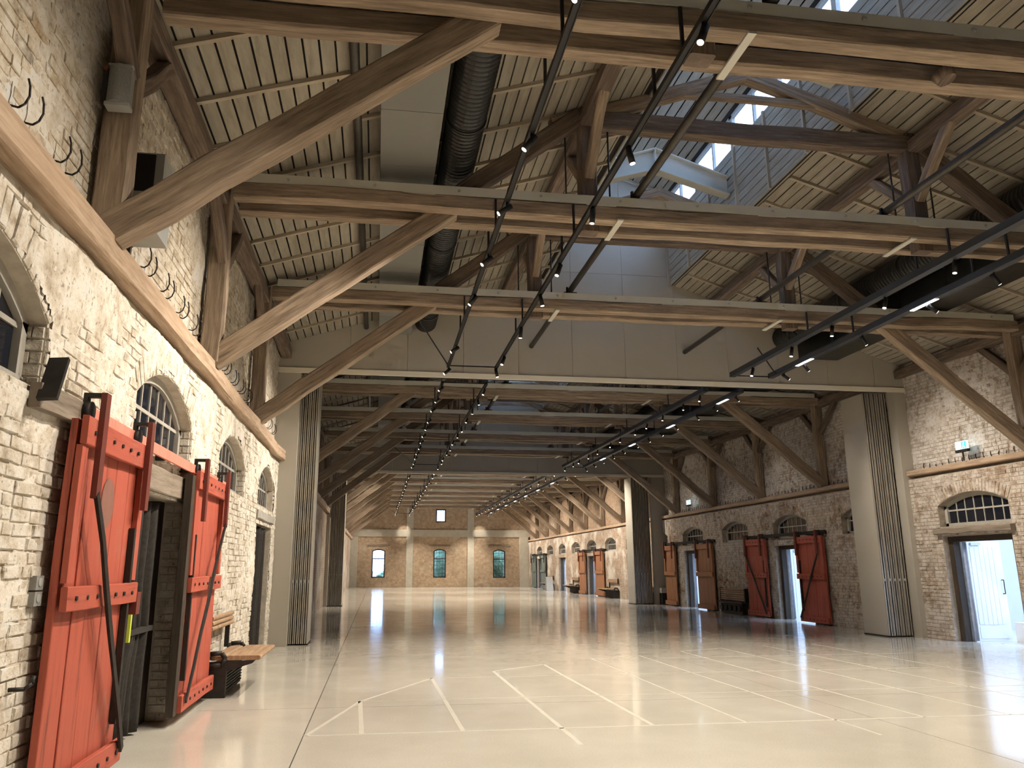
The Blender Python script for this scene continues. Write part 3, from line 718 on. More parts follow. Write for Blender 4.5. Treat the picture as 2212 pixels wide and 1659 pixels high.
# left doorways: dark closed doors behind curtains
def curtain(x, y0, y1, z1, label, tie=True, mat=curt_m, amp=.05):
    t = thing('curtain', label, 'curtain', (x, (y0+y1)/2, 0)); b = MB(); nu, nv = 72, 16
    for j in range(nv+1):
        z = .03+(z1-.03)*j/nv; g = 1-.22*math.exp(-((z-1.0)/.3)**2) if tie else 1
        for i in range(nu+1):
            u = i/nu; y = y1-(y1-y0)*(1-u)*g if tie else y0+(y1-y0)*u
            b.v.append((x+amp*math.sin(u*46+.6*math.sin(z*2.2))+amp*.5*math.sin(u*17), y, z))
    for j in range(nv):
        for i in range(nu): q = j*(nu+1)+i; b.face((q, q+1, q+nu+2, q+nu+1), None, None, True)
    c = b.build('cloth', mat, t); md = c.modifiers.new('s', 'SOLIDIFY'); md.thickness = .008
    MB().cyl((x, y0-.05, z1-.01), (x, y1+.05, z1-.01), .014, 8).build('curtain_rod', iron_m, t)
    if tie: MB().box(x-.07, x+.075, y0+.22*(y1-y0), y1, .97, 1.02).build('tieback', curt_m, t)
for o, lb, n in ((LOPEN[1], 'closed dark door behind the curtain between the red sliding doors', 20), (LOPEN[3], 'closed dark door behind the curtain next to the folding partition', 21)):
    t = thing('door_%d' % n, lb, 'door', (XL-.4, o['c'], 0), None, 'structure'); a = o['w']/2-.03
    MB().box(XL-.44, XL-.38, o['c']-a, o['c']+a, 0, o['door']).build('leaf', oak_dark, t)
    for s in (-1, 1): MB().box(XL-.34, XL-.21, o['c']+s*(a-.1)-.1, o['c']+s*(a-.1)+.1, 0, o['door']).build('jamb', oak_dark, t)
    MB().beam((XL-.1, o['c']-a-.08, o['door']+.13), (XL-.1, o['c']+a+.12, o['door']+.13), .3, .24 if n == 20 else .15, seg=5, jit=.006, ch=.01).build('lintel', sill_m if n == 20 else concl_m, t)
curtain(XL-.16, 7.35, 8.75, 2.26, 'dark gathered curtain hanging between the two left red doors', True)
curtain(XL-.1, 14.75, 16.35, 2.36, 'dark curtain hanging in the doorway beside the folding partition', False)
# ------------------------------------------------------------------ sliding doors
def sliding_door(x, sg, y0, y1, z0, z1, mat, strap, label, diag, detail=True, group=None, hz=2.82):
    """boarded leaf hanging proud of the wall; sg = direction it faces, diag = +1 bar runs from far top to near bottom"""
    t = thing('sliding_door', label, 'door', (x, (y0+y1)/2, z0), group); W = y1-y0; n = 5; th = .05
    X = lambda d: x+sg*d
    bw = W/n
    for k in range(n):
        MB().beam((X(0), y0+(k+.5)*bw, z0+.02), (X(0), y0+(k+.5)*bw, z1-.02), bw-.008, th, up=(1, 0, 0), seg=3, jit=.003, ch=.005).build('board', mat, t)
    def rail(nm, za, zb, d=.07): return MB().beam((X(d), y0, (za+zb)/2), (X(d), y1, (za+zb)/2), .045, zb-za, seg=4, jit=.003, ch=.006).build(nm, mat, t)
    rt = rail('top_rail', z1-.2, z1); rm = rail('middle_rail', z0+1.22, z0+1.38); rb = rail('bottom_rail', z0, z0+.17)
    for ya, yb in ((y0, y0+.11), (y1-.11, y1)): MB().beam((X(.05), (ya+yb)/2, z0+1.4), (X(.05), (ya+yb)/2, z1-.2), .11, .04, up=(1, 0, 0), seg=2, jit=.002).build('stile', mat, t)
    if detail:
        for r, zc in ((rt, z1-.1), (rm, z0+1.3), (rb, z0+.085)):
            for k in range(7):
                y = y0+W*(k+.7)/7.4; MB().cyl((X(.092), y, zc), (X(.104), y, zc), .016, 8).build('rivet', iron_m, r)
    for y in (y0+.22, y1-.12):
        h = MB().box(X(.095), X(.135), y-.045, y+.045, z1-.55, hz).build('hanger_strap', strap, t)
        b = MB(); b.box(X(.0), X(.095), y-.03, y+.03, hz-.03, hz); b.box(X(-.03), X(0), y-.03, y+.03, hz-.16, hz); b.build('hook', iron_m, h)
        MB().cyl((X(-.02), y, hz-.13), (X(.03), y, hz-.13), .07, 14).build('wheel', iron_m, h)
    ya, yb = (y0+.2, y1-.08) if diag > 0 else (y1-.2, y0+.08)
    if detail: MB().beam((X(.13), ya, z1-.52), (X(.12), yb, z0+.1), .06, .022, up=(1, 0, 0), seg=6, jit=.004).build('brace_bar', iron_m, t)
    if detail: MB().box(X(.03), X(.075), (y1-.17) if diag > 0 else y0+.12, (y1-.12) if diag > 0 else y0+.17, z0+.3, z1-.7).build('edge_iron', iron_m, t)
    return t
def rail_for(x, sg, y0, y1, z, label, mat, wood=True):
    t = thing('door_rail', label, 'rail', (x, (y0+y1)/2, z)); X = lambda d: x+sg*d
    MB().box(X(.02), X(.045), y0, y1, z-.05, z+.05).build('bar', mat, t)
    for k in range(6):
        y = y0+.1+(y1-y0-.2)*k/5; MB().box(X(-.13), X(.02), y-.03, y+.03, z-.06, z+.03).build('bracket', iron_m, t)
    return t
random.seed(13)
dx = XL+.12
d1 = sliding_door(dx, 1, 5.52, 7.02, .10, 2.62, red_m, redd_m, 'faded red boarded sliding door with oval stain, before the dark curtain', 1)
MB().prism([(6.27+.14*math.cos(t*PI/8), 2.08+.19*math.sin(t*PI/8)) for t in range(16)], dx+.022, dx+.0285, 'x').build('oval_stain', stain_m, d1)
MB().box(dx+.02, dx+.10, 7.02, 7.12, 1.22, 1.40).build('hasp', redd_m, d1)
d2 = sliding_door(dx, 1, 8.98, 10.62, .12, 2.66, red_m, redd_m, 'faded red boarded sliding door between the dark curtain and folding bench', -1)
MB().box(dx-.03, dx+.05, 8.83, 8.975, .1, 2.6).build('edge_board', oak_dark, d2)
rail_for(XL+.07, 1, 5.86, 11.0, 2.69, 'pale red iron rail carrying the two left sliding doors', rail_m)
MB().beam((XL+.06, 5.02, 2.66), (XL+.06, 5.85, 2.66), .07, .16, seg=3, jit=.004).build('rail_board', sill_m, None, 'short grey board at the near end of the red door rail', 'board')
MB().beam((XL+.14, 5.0, 2.62), (XL+.12, 5.16, 2.92), .12, .03, up=(0, 1, 0)).build('end_stop', iron_m, None, 'rusty iron end stop of the red door rail', 'iron plate')
t = thing('pull_handle', 'yellow-green handle strip in the curtained opening of the red doors', 'handle', (XL+.1, 7.2, .95))
MB().box(XL+.11, XL+.135, 7.20, 7.235, .98, 1.26).build('grip', yel_m, t); MB().box(XL-.21, XL+.11, 7.21, 7.225, .99, 1.01).build('stay', iron_m, t)
rx = XR-.12
def pair(o, mat, strap, names, near, far, det):
    c = o['c']
    sliding_door(rx, -1, near[0], near[1], .04, 2.50, mat, strap, names[0], 1, det, hz=2.66)
    sliding_door(rx, -1, far[0], far[1], .04, 2.52, mat, strap, names[1], -1, det, hz=2.68)
    rail_for(XR-.07, -1, near[0]-.1, far[1]+.1, 2.60, names[2], iron_m)
pair(ROPEN[2], red_m, redd_m, ('dull red boarded sliding door with diagonal iron bar beside first partition', 'bright red boarded sliding door beside the slatted folded bench', 'black iron rail over the right red sliding doors'), (20.95, 22.42), (24.35, 25.78), True)
pair(ROPEN[4], brown_m, redd_m, ('orange-brown sliding door beside the slatted folded bench', 'orange-brown sliding door beside the second partition stack', 'dark rail over the brown sliding doors between the partitions'), (28.5, 30.05), (32.3, 33.55), False)
pair(ROPEN[8], brown_m, redd_m, ('orange-brown rear sliding door next to the first rear bench', 'orange-brown rear sliding door next to the second rear bench', 'dark rail over the rear brown sliding doors'), (43.2, 44.9), (47.1, 48.6), False)
pair(ROPEN[12], green_m, iron_m, ('dark green sliding door, the one nearer the rear benches', 'dark green sliding door, the one nearer the gable', 'dark rail over the dark green sliding doors'), (58.6, 60.3), (62.4, 64.0), False)
# ------------------------------------------------------------------ folding partitions
def partition(yf, zl, name_tx, left, right, nleaf):
    t = thing('folding_partition', name_tx, 'partition', (XC, yf, 0))
    ed = [XLU, -.75, .55, 1.85, 3.15, 4.45, 5.75, 7.05, 8.35, 9.65, 10.95, 12.2, XRU]
    def ztop(x):
        if LANX0-.02 <= x <= LANX1+.02: return ZLR+.1-abs(x-XC)*(ZLR-ZL2)/(LANX1-XC)
        return roofz(x)+.03
    for a, c in zip(ed, ed[1:]):
        a += .003; c -= .003
        xs = sorted({a, c} | {v for v in (LANX0-.021, LANX0-.019, LANX1+.019, LANX1+.021, XC) if a < v < c})
        zt = min(8.62, min(ztop(x) for x in (a, c)))
        lo = [(x, min(ztop(x), 8.62)) for x in xs]
        MB().prism([(a, zl), (c, zl)]+list(reversed(lo)), yf, yf+.3, 'y').build('header_panel', beige_m, t)
        if max(ztop(x) for x in xs) > 8.7:
            xs2 = [x for x in xs if ztop(x) > 8.63]
            MB().prism([(xs2[0], 8.626), (xs2[-1], 8.626)]+[(x, ztop(x)) for x in reversed(xs2)], yf, yf+.3, 'y').build('header_panel', beige_m, t)
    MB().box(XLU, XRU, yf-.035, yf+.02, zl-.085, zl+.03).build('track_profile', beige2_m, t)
    MB().box(left[0], right[1], yf+.02, yf+.25, zl-.05, zl).build('track', gask_m, t)
    jl = MB().box(XLU, left[0], yf, yf+.3, 0, zl).build('jamb', beige_m, t); MB().box(right[1]+.04, XRU, yf, yf+.3, 0, zl).build('jamb', beige_m, t)
    for (x0, x1, d) in (left, right):
        wd = (x1-x0)/nleaf
        for k in range(nleaf):
            xa = x0+k*wd+.014; xb = x0+(k+1)*wd-.014; y0 = yf+.26+random.uniform(-.008, .008)
            lf = MB().box(xa, xb, y0+.02, y0+d, .03, zl-.07).build('leaf', beige_m, t)
            xm = (xa+xb)/2
            for s in (-1, 1): MB().box(xm+s*wd*.23-.011, xm+s*wd*.23+.011, y0, y0+.025, .03, zl-.07).build('edge_profile', alu_m, lf)
            MB().box(xm-.012, xm+.012, y0+.012, y0+.03, .03, zl-.07).build('gasket', gask_m, lf)
            MB().box(xm-wd*.3, xm+wd*.3, y0-.004, y0, 1.28, 1.34).build('lock_plate', spkw_m, lf)
        MB().box(x0, x1, yf+.3, yf+.26+d, .005, .03).build('floor_seal', gask_m, t)
random.seed(17)
partition(YP1, 5.95, 'beige folding partition, nearer one, with red sliding doors beyond it', (-1.82, -1.40, .80), (11.98, 12.62, .95), 5)
partition(YP2, 5.72, 'beige folding partition, rear one, standing beside the brown sliding doors', (-2.05, -1.42, .9), (11.45, 12.30, .95), 6)
# ------------------------------------------------------------------ roof trusses
def truss_proto(y, bolts, label, group):
    t = thing('roof_truss', label, 'roof truss', (0, y, 0), group); mir = lambda x: 2*XC-x
    J = dict(seg=5, jit=.0065, ch=.018)
    def B(nm, p, q, w, h, mat=timber, up=(0, 0, 1), **k):
        kw = dict(J); kw.update(k)
        return MB().beam((p[0], y+p[1], p[2]), (q[0], y+q[1], q[2]), w, h, up=up, **kw).build(nm, mat, t)
    for sd in (0, 1):
        f = (lambda x: x) if sd == 0 else mir
        zb = ZPL if sd == 0 else ZPR
        B('post', ((-2.15 if sd == 0 else 12.82), 0, zb), ((-2.15 if sd == 0 else 12.82), 0, 6.5), .24, .20, mat=timber_p, up=(0, 1, 0))
        B('brace', (f(-2.13), 0, zb+.04), (f(.86), 0, 6.40), .2, .27, mat=timber_p, up=(0, 0, 1), seg=8)
        B('queen_post', (f(2.81), 0, 6.17), (f(2.81), 0, 8.12), .25, .2, up=(0, 1, 0))
        B('strut', (f(.98), 0, 6.62), (f(2.72), 0, 7.98), .2, .25)
        B('rafter', (f(2.3), 0, 7.83), (f(XC+.0), 0, 8.93), .17, .2, mat=timber_p)
        for s in (-1, 1):
            B('knee_brace', (f(-2.1), s*.08, 5.45), (f(-2.12), s*1.0, 6.33), .15, .13, up=(1, 0, 0), seg=3)
            B('knee_brace', (f(2.81), s*.08, 7.0), (f(2.81), s*.95, 7.88), .15, .14, up=(1, 0, 0), seg=3, mat=timber_p)
        MB().box(f(3.13), f(3.21), y-.34, y+.34, 6.235, 6.258).build('strap_plate', steel_m, t)
        for xx in (2.5, 3.14): MB().cyl((f(xx), y+.02, 6.5), (f(xx), y+.02, 7.9), .013, 6).build('tie_rod', pipe_m, t)
    for s in (-1, 1): B('tie_beam', (-1.98, s*.215, 6.365), (mir(-1.98), s*.215, 6.365), .19, .205, seg=12, mat=timber_p, jit=.011)
    B('collar', (2.75, 0, 7.93), (mir(2.75), 0, 7.93), .2, .27, seg=8)
    B('upper_collar', (3.95, -.02, 8.5), (mir(3.95), -.02, 8.5), .1, .12, mat=timber_p)
    for s in (-1, 1):
        b = MB(); yo = y+s*.30
        b.box(-1.9, mir(-1.9), yo-.01, yo+.01, 6.465, 6.595); b.box(-1.9, mir(-1.9), yo-s*.12, yo, 6.575, 6.595); b.box(-1.9, mir(-1.9), yo-s*.12, yo, 6.465, 6.48)
        ch = b.build('steel_channel', steel_m, t)
        if s < 0 and bolts:
            for k in range(13):
                x = -1.3+k*1.12; MB().cyl((x, yo-.01, 6.53), (x, yo-.03, 6.53), .02, 6).build('bolt', spkw_m, ch)
    for k in range(5): MB().box(.2+k*2.5, .62+k*2.5, y-.315, y-.12, 6.452, 6.468).build('packing_plate', steel_m, t)
    return t
random.seed(31)
lab = ['dark timber queen-post truss with steel-topped tie beam, in front of first folding partition', 'dark timber queen-post truss between the two folding partitions', 'dark timber queen-post truss in the rear hall behind second folding partition']
grp = ['front hall roof trusses', 'middle hall roof trusses', 'rear hall roof trusses']
p0 = truss_proto(TR[0], True, 'dark timber queen-post truss whose left post carries the small grey loudspeaker', grp[0])
p1 = truss_proto(TR[1], True, 'dark timber queen-post truss above the red door beside the folding bench', grp[0])
copy_tree(p0, None, (0, TR[2], 0), 'dark timber queen-post truss standing directly before the first folding partition')
p2 = truss_proto(TR[3], False, lab[1], grp[1])
for y in TR[4:]:
    k = 1 if y < YP2 else 2
    copy_tree(p2, None, (0, y, 0), lab[k], grp[k])
MB().cyl((5.3, TR[0], 6.28), (5.32, TR[0]-.02, 6.19), .11, 14, r2=.085).build('timber_plug', timber, p0)
# steel chevrons in the lantern
def chevron(y, label, group):
    t = thing('steel_chevron', label, 'steel beam', (XC, y, 9.0), group); x1 = LANX1-.02
    for s in (-1, 1):
        X = lambda x: XC+s*x; a = x1-XC
        b = MB(); b.prism([(X(0), 9.93), (X(a), 9.40), (X(a), 9.04), (X(0), 9.50)], y-.01, y+.01, 'y'); b.build('web', steel_m, t)
        for z0, z1 in ((9.96, 9.43), (9.50, 9.04)):
            MB().prism([(X(0), z0), (X(a), z1), (X(a), z1-.03), (X(0), z0-.03)], y-.11, y+.11, 'y').build('flange', steel_m, t)
    MB().box(XC-.012, XC+.012, y-.1, y+.1, 9.5, 9.95).build('stiffener', steel_m, t)
    return t
ch = chevron(TR[0]+.12, 'light grey steel chevron beam across the skylight in front of first partition', 'front skylight chevron beams')
for y in TR[1:3]: copy_tree(ch, None, (XC, y+.12, 9.0))
for y in TR[3:7]: copy_tree(ch, None, (XC, y+.12, 9.0), 'light grey steel chevron beam across the skylight between the partitions', 'middle skylight chevron beams')
# ------------------------------------------------------------------ ducts and pipes
def spiral_duct(x, z, r, ya, yb, label):
    b = MB(); n = 28; y = ya; k = 0; rows = []
    while y <= yb: rows.append((y, r+(.011 if k % 3 == 0 else 0))); y += .028; k += 1
    for (yy, rr) in rows:
        for i in range(n): t = 2*PI*i/n; b.v.append((x+rr*math.cos(t), yy, z+rr*math.sin(t)))
    for j in range(len(rows)-1):
        for i in range(n): q = (i+1) % n; b.face((j*n+i, j*n+q, (j+1)*n+q, (j+1)*n+i))
    b.face([i for i in range(n)]); b.face([(len(rows)-1)*n+i for i in range(n)])
    t = thing('spiral_duct', label, 'duct', (x, ya, z-r)); b.build('pipe', duct_m, t)
    y = ya+.6
    while y < yb:
        MB().cyl((x, y-.03, z), (x, y+.03, z), r+.018, 28).build('clamp', duct_m, t)
        MB().cyl((x, y, z+r), (x, y, roofz(x)), .008, 6).build('suspension_rod', iron_m, t); y += 1.89
for ya, yb, tx in ((BACK, YP1, 'before first partition'), (YP1+.3, YP2, 'between the partitions')):
    spiral_duct(.95, 7.18, .245, ya if ya > 0 else 4.3, yb, 'black ribbed spiral duct beside the grey box duct '+tx)
    spiral_duct(9.83, 7.14, .27, ya if ya > 0 else 4.3, yb, 'large black ribbed spiral duct under the right roof slope '+tx)
    y0 = max(ya, 4.3)
    t = thing('box_duct', 'flat grey sheet duct along the left roof slope '+tx, 'duct', (.3, y0, 6.86)); n = max(1, int((yb-y0)/1.25))
    for k in range(n): MB().box(-.12, .62, y0+(yb-y0)*k/n+.004, y0+(yb-y0)*(k+1)/n-.004, 6.86, 7.14).build('duct_panel', gduct_m, t)
    t = thing('box_duct', 'wide black box duct along the right roof slope '+tx, 'duct', (10.7, y0, 6.64))
    for k in range(n): MB().box(10.22, 11.25, y0+(yb-y0)*k/n+.003, y0+(yb-y0)*(k+1)/n-.003, 6.64, 6.98).build('duct_panel', duct_m, t)
    MB().cyl((-.41, y0, 7.0), (-.41, yb, 7.0), .055, 14).build('pipe', pipe_m, None, 'slim grey drain pipe under the left roof slope '+tx, 'pipe')
    for x, tx2 in ((3.46, 'left'), (7.26, 'right')):
        t = thing('steel_pipe', 'dark steel pipe lying on the tie beams on the %s side %s' % ('left duct' if tx2 == 'left' else 'right duct', tx), 'pipe', (x, y0, 6.66))
        MB().cyl((x, y0, 6.70), (x, yb, 6.70), .055, 16).build('tube', pipe_m, t)
        for y in TR:
            if y0 < y < yb: MB().box(x-.12, x+.12, y-.2, y+.02, 6.597, 6.66).build('saddle_block', timber, t)
            if y0 < y < yb: MB().box(x-.09, x-.06, y-.24, y-.2, 6.597, 6.74).build('clip', iron_m, t)
# ------------------------------------------------------------------ lighting tracks and spotlights
OFF = []; ORD = ['first', 'second', 'third', 'fourth', 'fifth', 'sixth', 'seventh', 'eighth', 'ninth', 'tenth', 'eleventh', 'twelfth', 'thirteenth', 'fourteenth', 'fifteenth', 'sixteenth']
def lamp_light(parent, loc, target, e, ang):
    ld = bpy.data.lights.new('spot_beam', 'SPOT'); ld.energy = e; ld.color = WARM; ld.spot_size = math.radians(ang); ld.spot_blend = .9; ld.shadow_soft_size = .03
    p = proj(loc); seen = p and 0 <= p[0] <= IW and 0 <= p[1] <= IH
    if not seen: OFF.append(1)
    o = bpy.data.objects.new('spot_beam' if seen else ORD[len(OFF)-1]+'_track_lamp_offscreen', ld); COL.objects.link(o); o.parent = parent
    o.location = Vector(loc)-ORG[parent.name]; o.rotation_euler = (Vector(target)-Vector(loc)).to_track_quat('-Z', 'Y').to_euler()
def spotlight(x, y, z, target, e, ang, label, group, ln=.19, r=.034, light=True):
    d = (Vector(target)-Vector((x, y, z))).normalized(); v = Vector((x, y, z-.085)); t = thing('spotlight', label, 'spotlight', (x, y, z), group)
    a, c = v-d*ln*.35, v+d*ln*.65
    MB().cyl(tuple(a), tuple(c), r, 14).build('body', track_m, t)
    MB().cyl((x, y, z), tuple(v), .012, 8).build('stem', track_m, t)
    MB().cyl(tuple(c-d*.004), tuple(c+d*.004), r*.8, 14).build('lens', lens_m, t)
    if light: lamp_light(t, tuple(c+d*.03), target, e, ang)
ZT = 5.93
def track_rail(t, x, ya, yb, wd, hh, mat, strips):
    r = MB().box(x-wd/2, x+wd/2, ya, yb, ZT, ZT+hh).build('rail', mat, t)
    if wd < .08:
        for q in (-1, 1): MB().box(x+q*wd*.5-.004, x+q*wd*.5+.004, ya, yb, ZT-.012, ZT+.004).build('lip', mat, r)
    for y in TR:
        if ya < y < yb:
            for dy in (-.35, .35): MB().box(x-.014, x+.014, y+dy-.014, y+dy+.014, ZT+hh, 6.42).build('hanger', mat, t)
    if strips:
        y = ya+.8
        y = y if y > 0 else y+11.34
        while y < yb-1: MB().box(x-wd*.3, x+wd*.3, y, y+.62, ZT-.006, ZT).build('light_strip', strip_m, r); y += 3.78
TX = {'a': 1.43, 'b': 2.5, 'c': 8.1, 'd': 9.05}
SECT = [(-5.0, 16.5), (18.0, 33.4), (35.0, 64.6)]
where = ['before first partition', 'between the partitions', 'in the rear hall']
for si, (ya, yb) in enumerate(SECT):
    for p, q, wd, hh, mat, lb in (('a', 'b', .055, .05, track_m, 'pair of slim black lighting rails left of the skylight '), ('c', 'd', .13, .11, trackb_m, 'pair of thick blue-black lighting beams by the black ducts ')):
        x1, x2 = TX[p], TX[q]; t = thing('lighting_track', lb+where[si], 'lighting track', ((x1+x2)/2, (ya+yb)/2, ZT))
        track_rail(t, x1, ya, yb, wd, hh, mat, False); track_rail(t, x2, ya, yb, wd, hh, mat, q == 'd')
        for y in (ya+.05, yb-.05): MB().cyl((x1, y, ZT+.03), (x2, y, ZT+.03), .014, 8).build('cross_rod', track_m, t)
        if p == 'a': MB().cyl((x1, yb-.05, ZT+.03), (.55, yb-2.6, 6.3), .014, 8).build('stay_rod', track_m, t)
        else: MB().cyl((x2-.1, yb-.4, ZT+.03), (x2-.9, yb-1.2, 6.3), .014, 8).build('stay_rod', track_m, t)
front = {'a': [4.84, 6.95, 8.49, 10.1, 11.75, 14.7, 16.45], 'b': [-2.4, .2, 2.6, 5.14, 7.04, 8.48, 10.28, 11.59, 13.38, 15.37, 16.41], 'c': [-2.0, 1.0, 3.4, 5.6, 7.6, 9.37, 10.95, 12.48, 13.9, 15.57], 'd': [9.74, 11.12, 12.99, 15.05, 15.92]}
random.seed(41)
def aim(k, y, j):
    if k == 'a': return (-2.2, y+(-.4, .5, .1)[j % 3], (2.6, 1.2, 3.4)[j % 3])
    if k == 'b': return (1.9+(-1.6, 1.8, .2)[j % 3], y+(-.8, -.2, .6)[j % 3], 0)
    if k == 'c': return (7.0+(-.9, .6, 0)[j % 3], y+(-.7, .5, 0)[j % 3], 0)
    return (12.8, y+(.6, -.4, .9)[j % 3], (1.9, 3.2, .6)[j % 3])
sl = {'a': 'black cylinder spotlight on the rail beside the left ducts', 'b': 'black cylinder spotlight on the rail beside the left steel pipe', 'c': 'small spotlight on the beam beside the right steel pipe', 'd': 'small spotlight on the beam with white light strips'}
for k, ys in front.items():
    for j, y in enumerate(ys):
        s = -1 if k in 'ab' else 1
        spotlight(TX[k]+(.0 if k in 'ab' else .03), y, ZT, aim(k, y, j), LAMP_E[0]*{'a': .70, 'b': .60, 'c': .56, 'd': .40}[k], 104 if k in 'bc' else 80, sl[k]+' '+where[0], 'front spotlights, track '+{'a': 'one', 'b': 'two', 'c': 'three', 'd': 'four'}[k])
for si in (1, 2):
    ya, yb = SECT[si]; n = (12, 17)[si-1]
    for k in 'abcd':
        for j in range(n):
            y = ya+.25+(yb-ya-.5)*j/(n-1)+random.uniform(-.2, .2)
            spotlight(TX[k], min(max(y, ya+.1), yb-.1), ZT, aim(k, y, j), LAMP_E[si]*{'a': .4, 'b': .85, 'c': .85, 'd': .75}[k], 66 if si == 1 else 96, sl[k]+' '+where[si], ('middle', 'rear')[si-1]+' spotlights, track '+{'a': 'one', 'b': 'two', 'c': 'three', 'd': 'four'}[k], light=(j % 2 == 0), ln=.15, r=.026)
# two wall spots grazing the concrete gable beam
for x, tx in ((2.15, 'left'), (8.65, 'right')):
    spotlight(TX['b'] if tx == 'left' else TX['c'], 64.35, ZT, (x, YG, 4.42), 75, 36, 'spotlight aimed at the concrete gable beam beside the %s pillar' % ('first' if tx == 'left' else 'second'), None)
# ------------------------------------------------------------------ benches
def rounded_slat(x0, x1, y0, y1, z0, z1, name, par, axis='y'):
    r = min(z1-z0, abs(x1-x0))/2*.9; cx0, cx1 = min(x0, x1)+r, max(x0, x1)-r
    pts = []
    zc = (z0+z1)/2; hz = (z1-z0)/2
    for k in range(7): t = -PI/2+PI*k/6; pts.append((cx1+r*math.cos(t), zc+hz*math.sin(t)))
    for k in range(7): t = PI/2+PI*k/6; pts.append((cx0+r*math.cos(t), zc+hz*math.sin(t)))
    return MB().prism(pts, y0, y1, 'y').build(name, benchw_m, par)
def bench_open(xw, sg, y0, y1, label):
    """wall seat folded down: slatted back on the wall, seat board, black iron pivot and heater grille below"""
    t = thing('folding_bench', label, 'bench', (xw+sg*.3, (y0+y1)/2, 0)); X = lambda d: xw+sg*d
    for k in range(3): rounded_slat(X(.05), X(.11), y0, y1, .80+k*.065, .86+k*.065, 'back_slat', t)
    MB().box(X(.03), X(.09), y0-.02, y0+.03, .74, 1.02).build('back_bracket', iron_m, t); MB().box(X(.03), X(.09), y1-.2, y1-.15, .5, .82).build('back_bracket', iron_m, t)
    rounded_slat(X(.09), X(.28), y0+.02, y1, .45, .50, 'seat_slat', t); rounded_slat(X(.30), X(.72), y0+.02, y1, .45, .505, 'seat_slat', t)
    for y in (y0, y1-.02):
        MB().tube([(X(.04), y, .40), (X(.10), y, .53), (X(.24), y, .54), (X(.29), y, .47), (X(.24), y, .40), (X(.06), y, .38)], .03, 8).build('pivot_iron', iron_m, t)
        MB().prism([(X(.08), .43), (X(.66), .45), (X(.62), .41), (X(.12), .26)], y+.02, y+.05, 'y').build('seat_arm', iron_m, t)
    g = MB().box(X(.03), X(.27), y0+.08, y1-.06, .02, .36).build('base_box', gask_m, t)
    for k in range(8): MB().box(X(.27), X(.285), y0+.1, y1-.08, .05+k*.038, .066+k*.038).build('grille_bar', iron_m, g)
    MB().box(X(.0), X(.31), y0, y0+.07, .0, .42).build('side_frame', iron_m, t)
    return t
def bench_shut(xw, sg, y0, y1, label):
    t = thing('folding_bench', label, 'bench', (xw+sg*.2, (y0+y1)/2, 0)); X = lambda d: xw+sg*d
    for k in range(6): rounded_slat(X(.09), X(.15), y0+.04, y1-.05, .45+k*.07, .512+k*.07, 'slat', t)
    for y in (y0, y1): MB().box(X(.02), X(.15), y-.035, y+.035, .4, .88).build('side_iron', iron_m, t)
    MB().box(X(.02), X(.27), y0, y1, .37, .43).build('pivot_beam', iron_m, t)
    g = MB().box(X(.03), X(.2), y0+.1, y1-.1, .02, .34).build('base_box', gask_m, t)
    for k in range(5): MB().cyl((X(.2), y0+.25+k*(y1-y0-.5)/4, .2), (X(.26), y0+.25+k*(y1-y0-.5)/4, .2), .1, 12).build('heater_ring', iron_m, g)
bench_open(XL+.04, 1, 10.68, 12.15, 'wooden folding bench with slatted back, seat down, beside the left red door')
bench_shut(XR-.05, -1, 26.0, 27.95, 'folded-up slatted bench between red and brown sliding doors')
bench_open(XR-.03, -1, 40.75, 42.5, 'folding bench with seat down between second partition and rear brown doors')
bench_open(XR-.03, -1, 48.9, 50.6, 'folding bench with seat down just past the rear brown doors')
bench_open(XR-.03, -1, 56.3, 57.9, 'folding bench with seat down next to the dark green doors')
t = thing('display_board', 'pale folded display board leaning beside the rear bench by the doorway', 'board', (12.2, 55.4, 0))
for s in (-1, 1): MB().beam((12.2, 55.4+s*.33, .0), (12.2, 55.4+s*.05, .95), .5, .025, up=(0, 1, 0)).build('leaf', board_m, t)
t = thing('radiator_box', 'dark grille box with pale stone shelf beside the second partition', 'radiator', (12.65, 34.4, 0))
MB().box(12.5, 12.8, 33.7, 35.1, 0, .5).build('body', gask_m, t); MB().box(12.46, 12.8, 33.65, 35.15, .5, .72).build('shelf', concl_m, t)
for k in range(7): MB().box(12.485, 12.5, 33.75, 35.05, .06+k*.06, .085+k*.06).build('grille_bar', iron_m, t)
# ------------------------------------------------------------------ harness hooks
def hook(x, sg, y, z, label, group, big=True):
    pts = [(x, y, z), (x+sg*.05, y, z-.012), (x+sg*.085, y, z+.015), (x+sg*.105, y, z+.07), (x+sg*.10, y, z+.14), (x+sg*.085, y, z+.19)]
    MB().tube(pts, .007 if big else .009, 6).build('wall_hook', iron_m, None, label, 'hook', group)
random.seed(51)
y = 4.55; yy = []
while y < 16.9:
    if min(abs(y-a) for a in TR[:3]) > .22 and min(abs(y+.18-a) for a in TR[:3]) > .22: yy.append(y)
    y += .66
for y in yy:
    for d in (0, .2): hook(XLU+.01, 1, y+d, 4.36+random.uniform(-.01, .01), 'curved black iron harness hook on the cream wall above the plate', 'left wall harness hooks')
y = 12.2
while y < 33.6:
    if not (17.0 < y < 18.6) and min(abs(y-a) for a in TR) > .2:
        h = random.uniform(.08, .17); MB().tube([(XRU-.005, y, ZPR+.0), (XRU-.03, y, ZPR+h*.6), (XRU-.015, y+random.uniform(-.02, .02), ZPR+h)], .008, 5).build('wall_hook', iron_m, None, 'small bent iron hook standing on right wall plate', 'hook', 'right wall harness hooks')
    y += .21
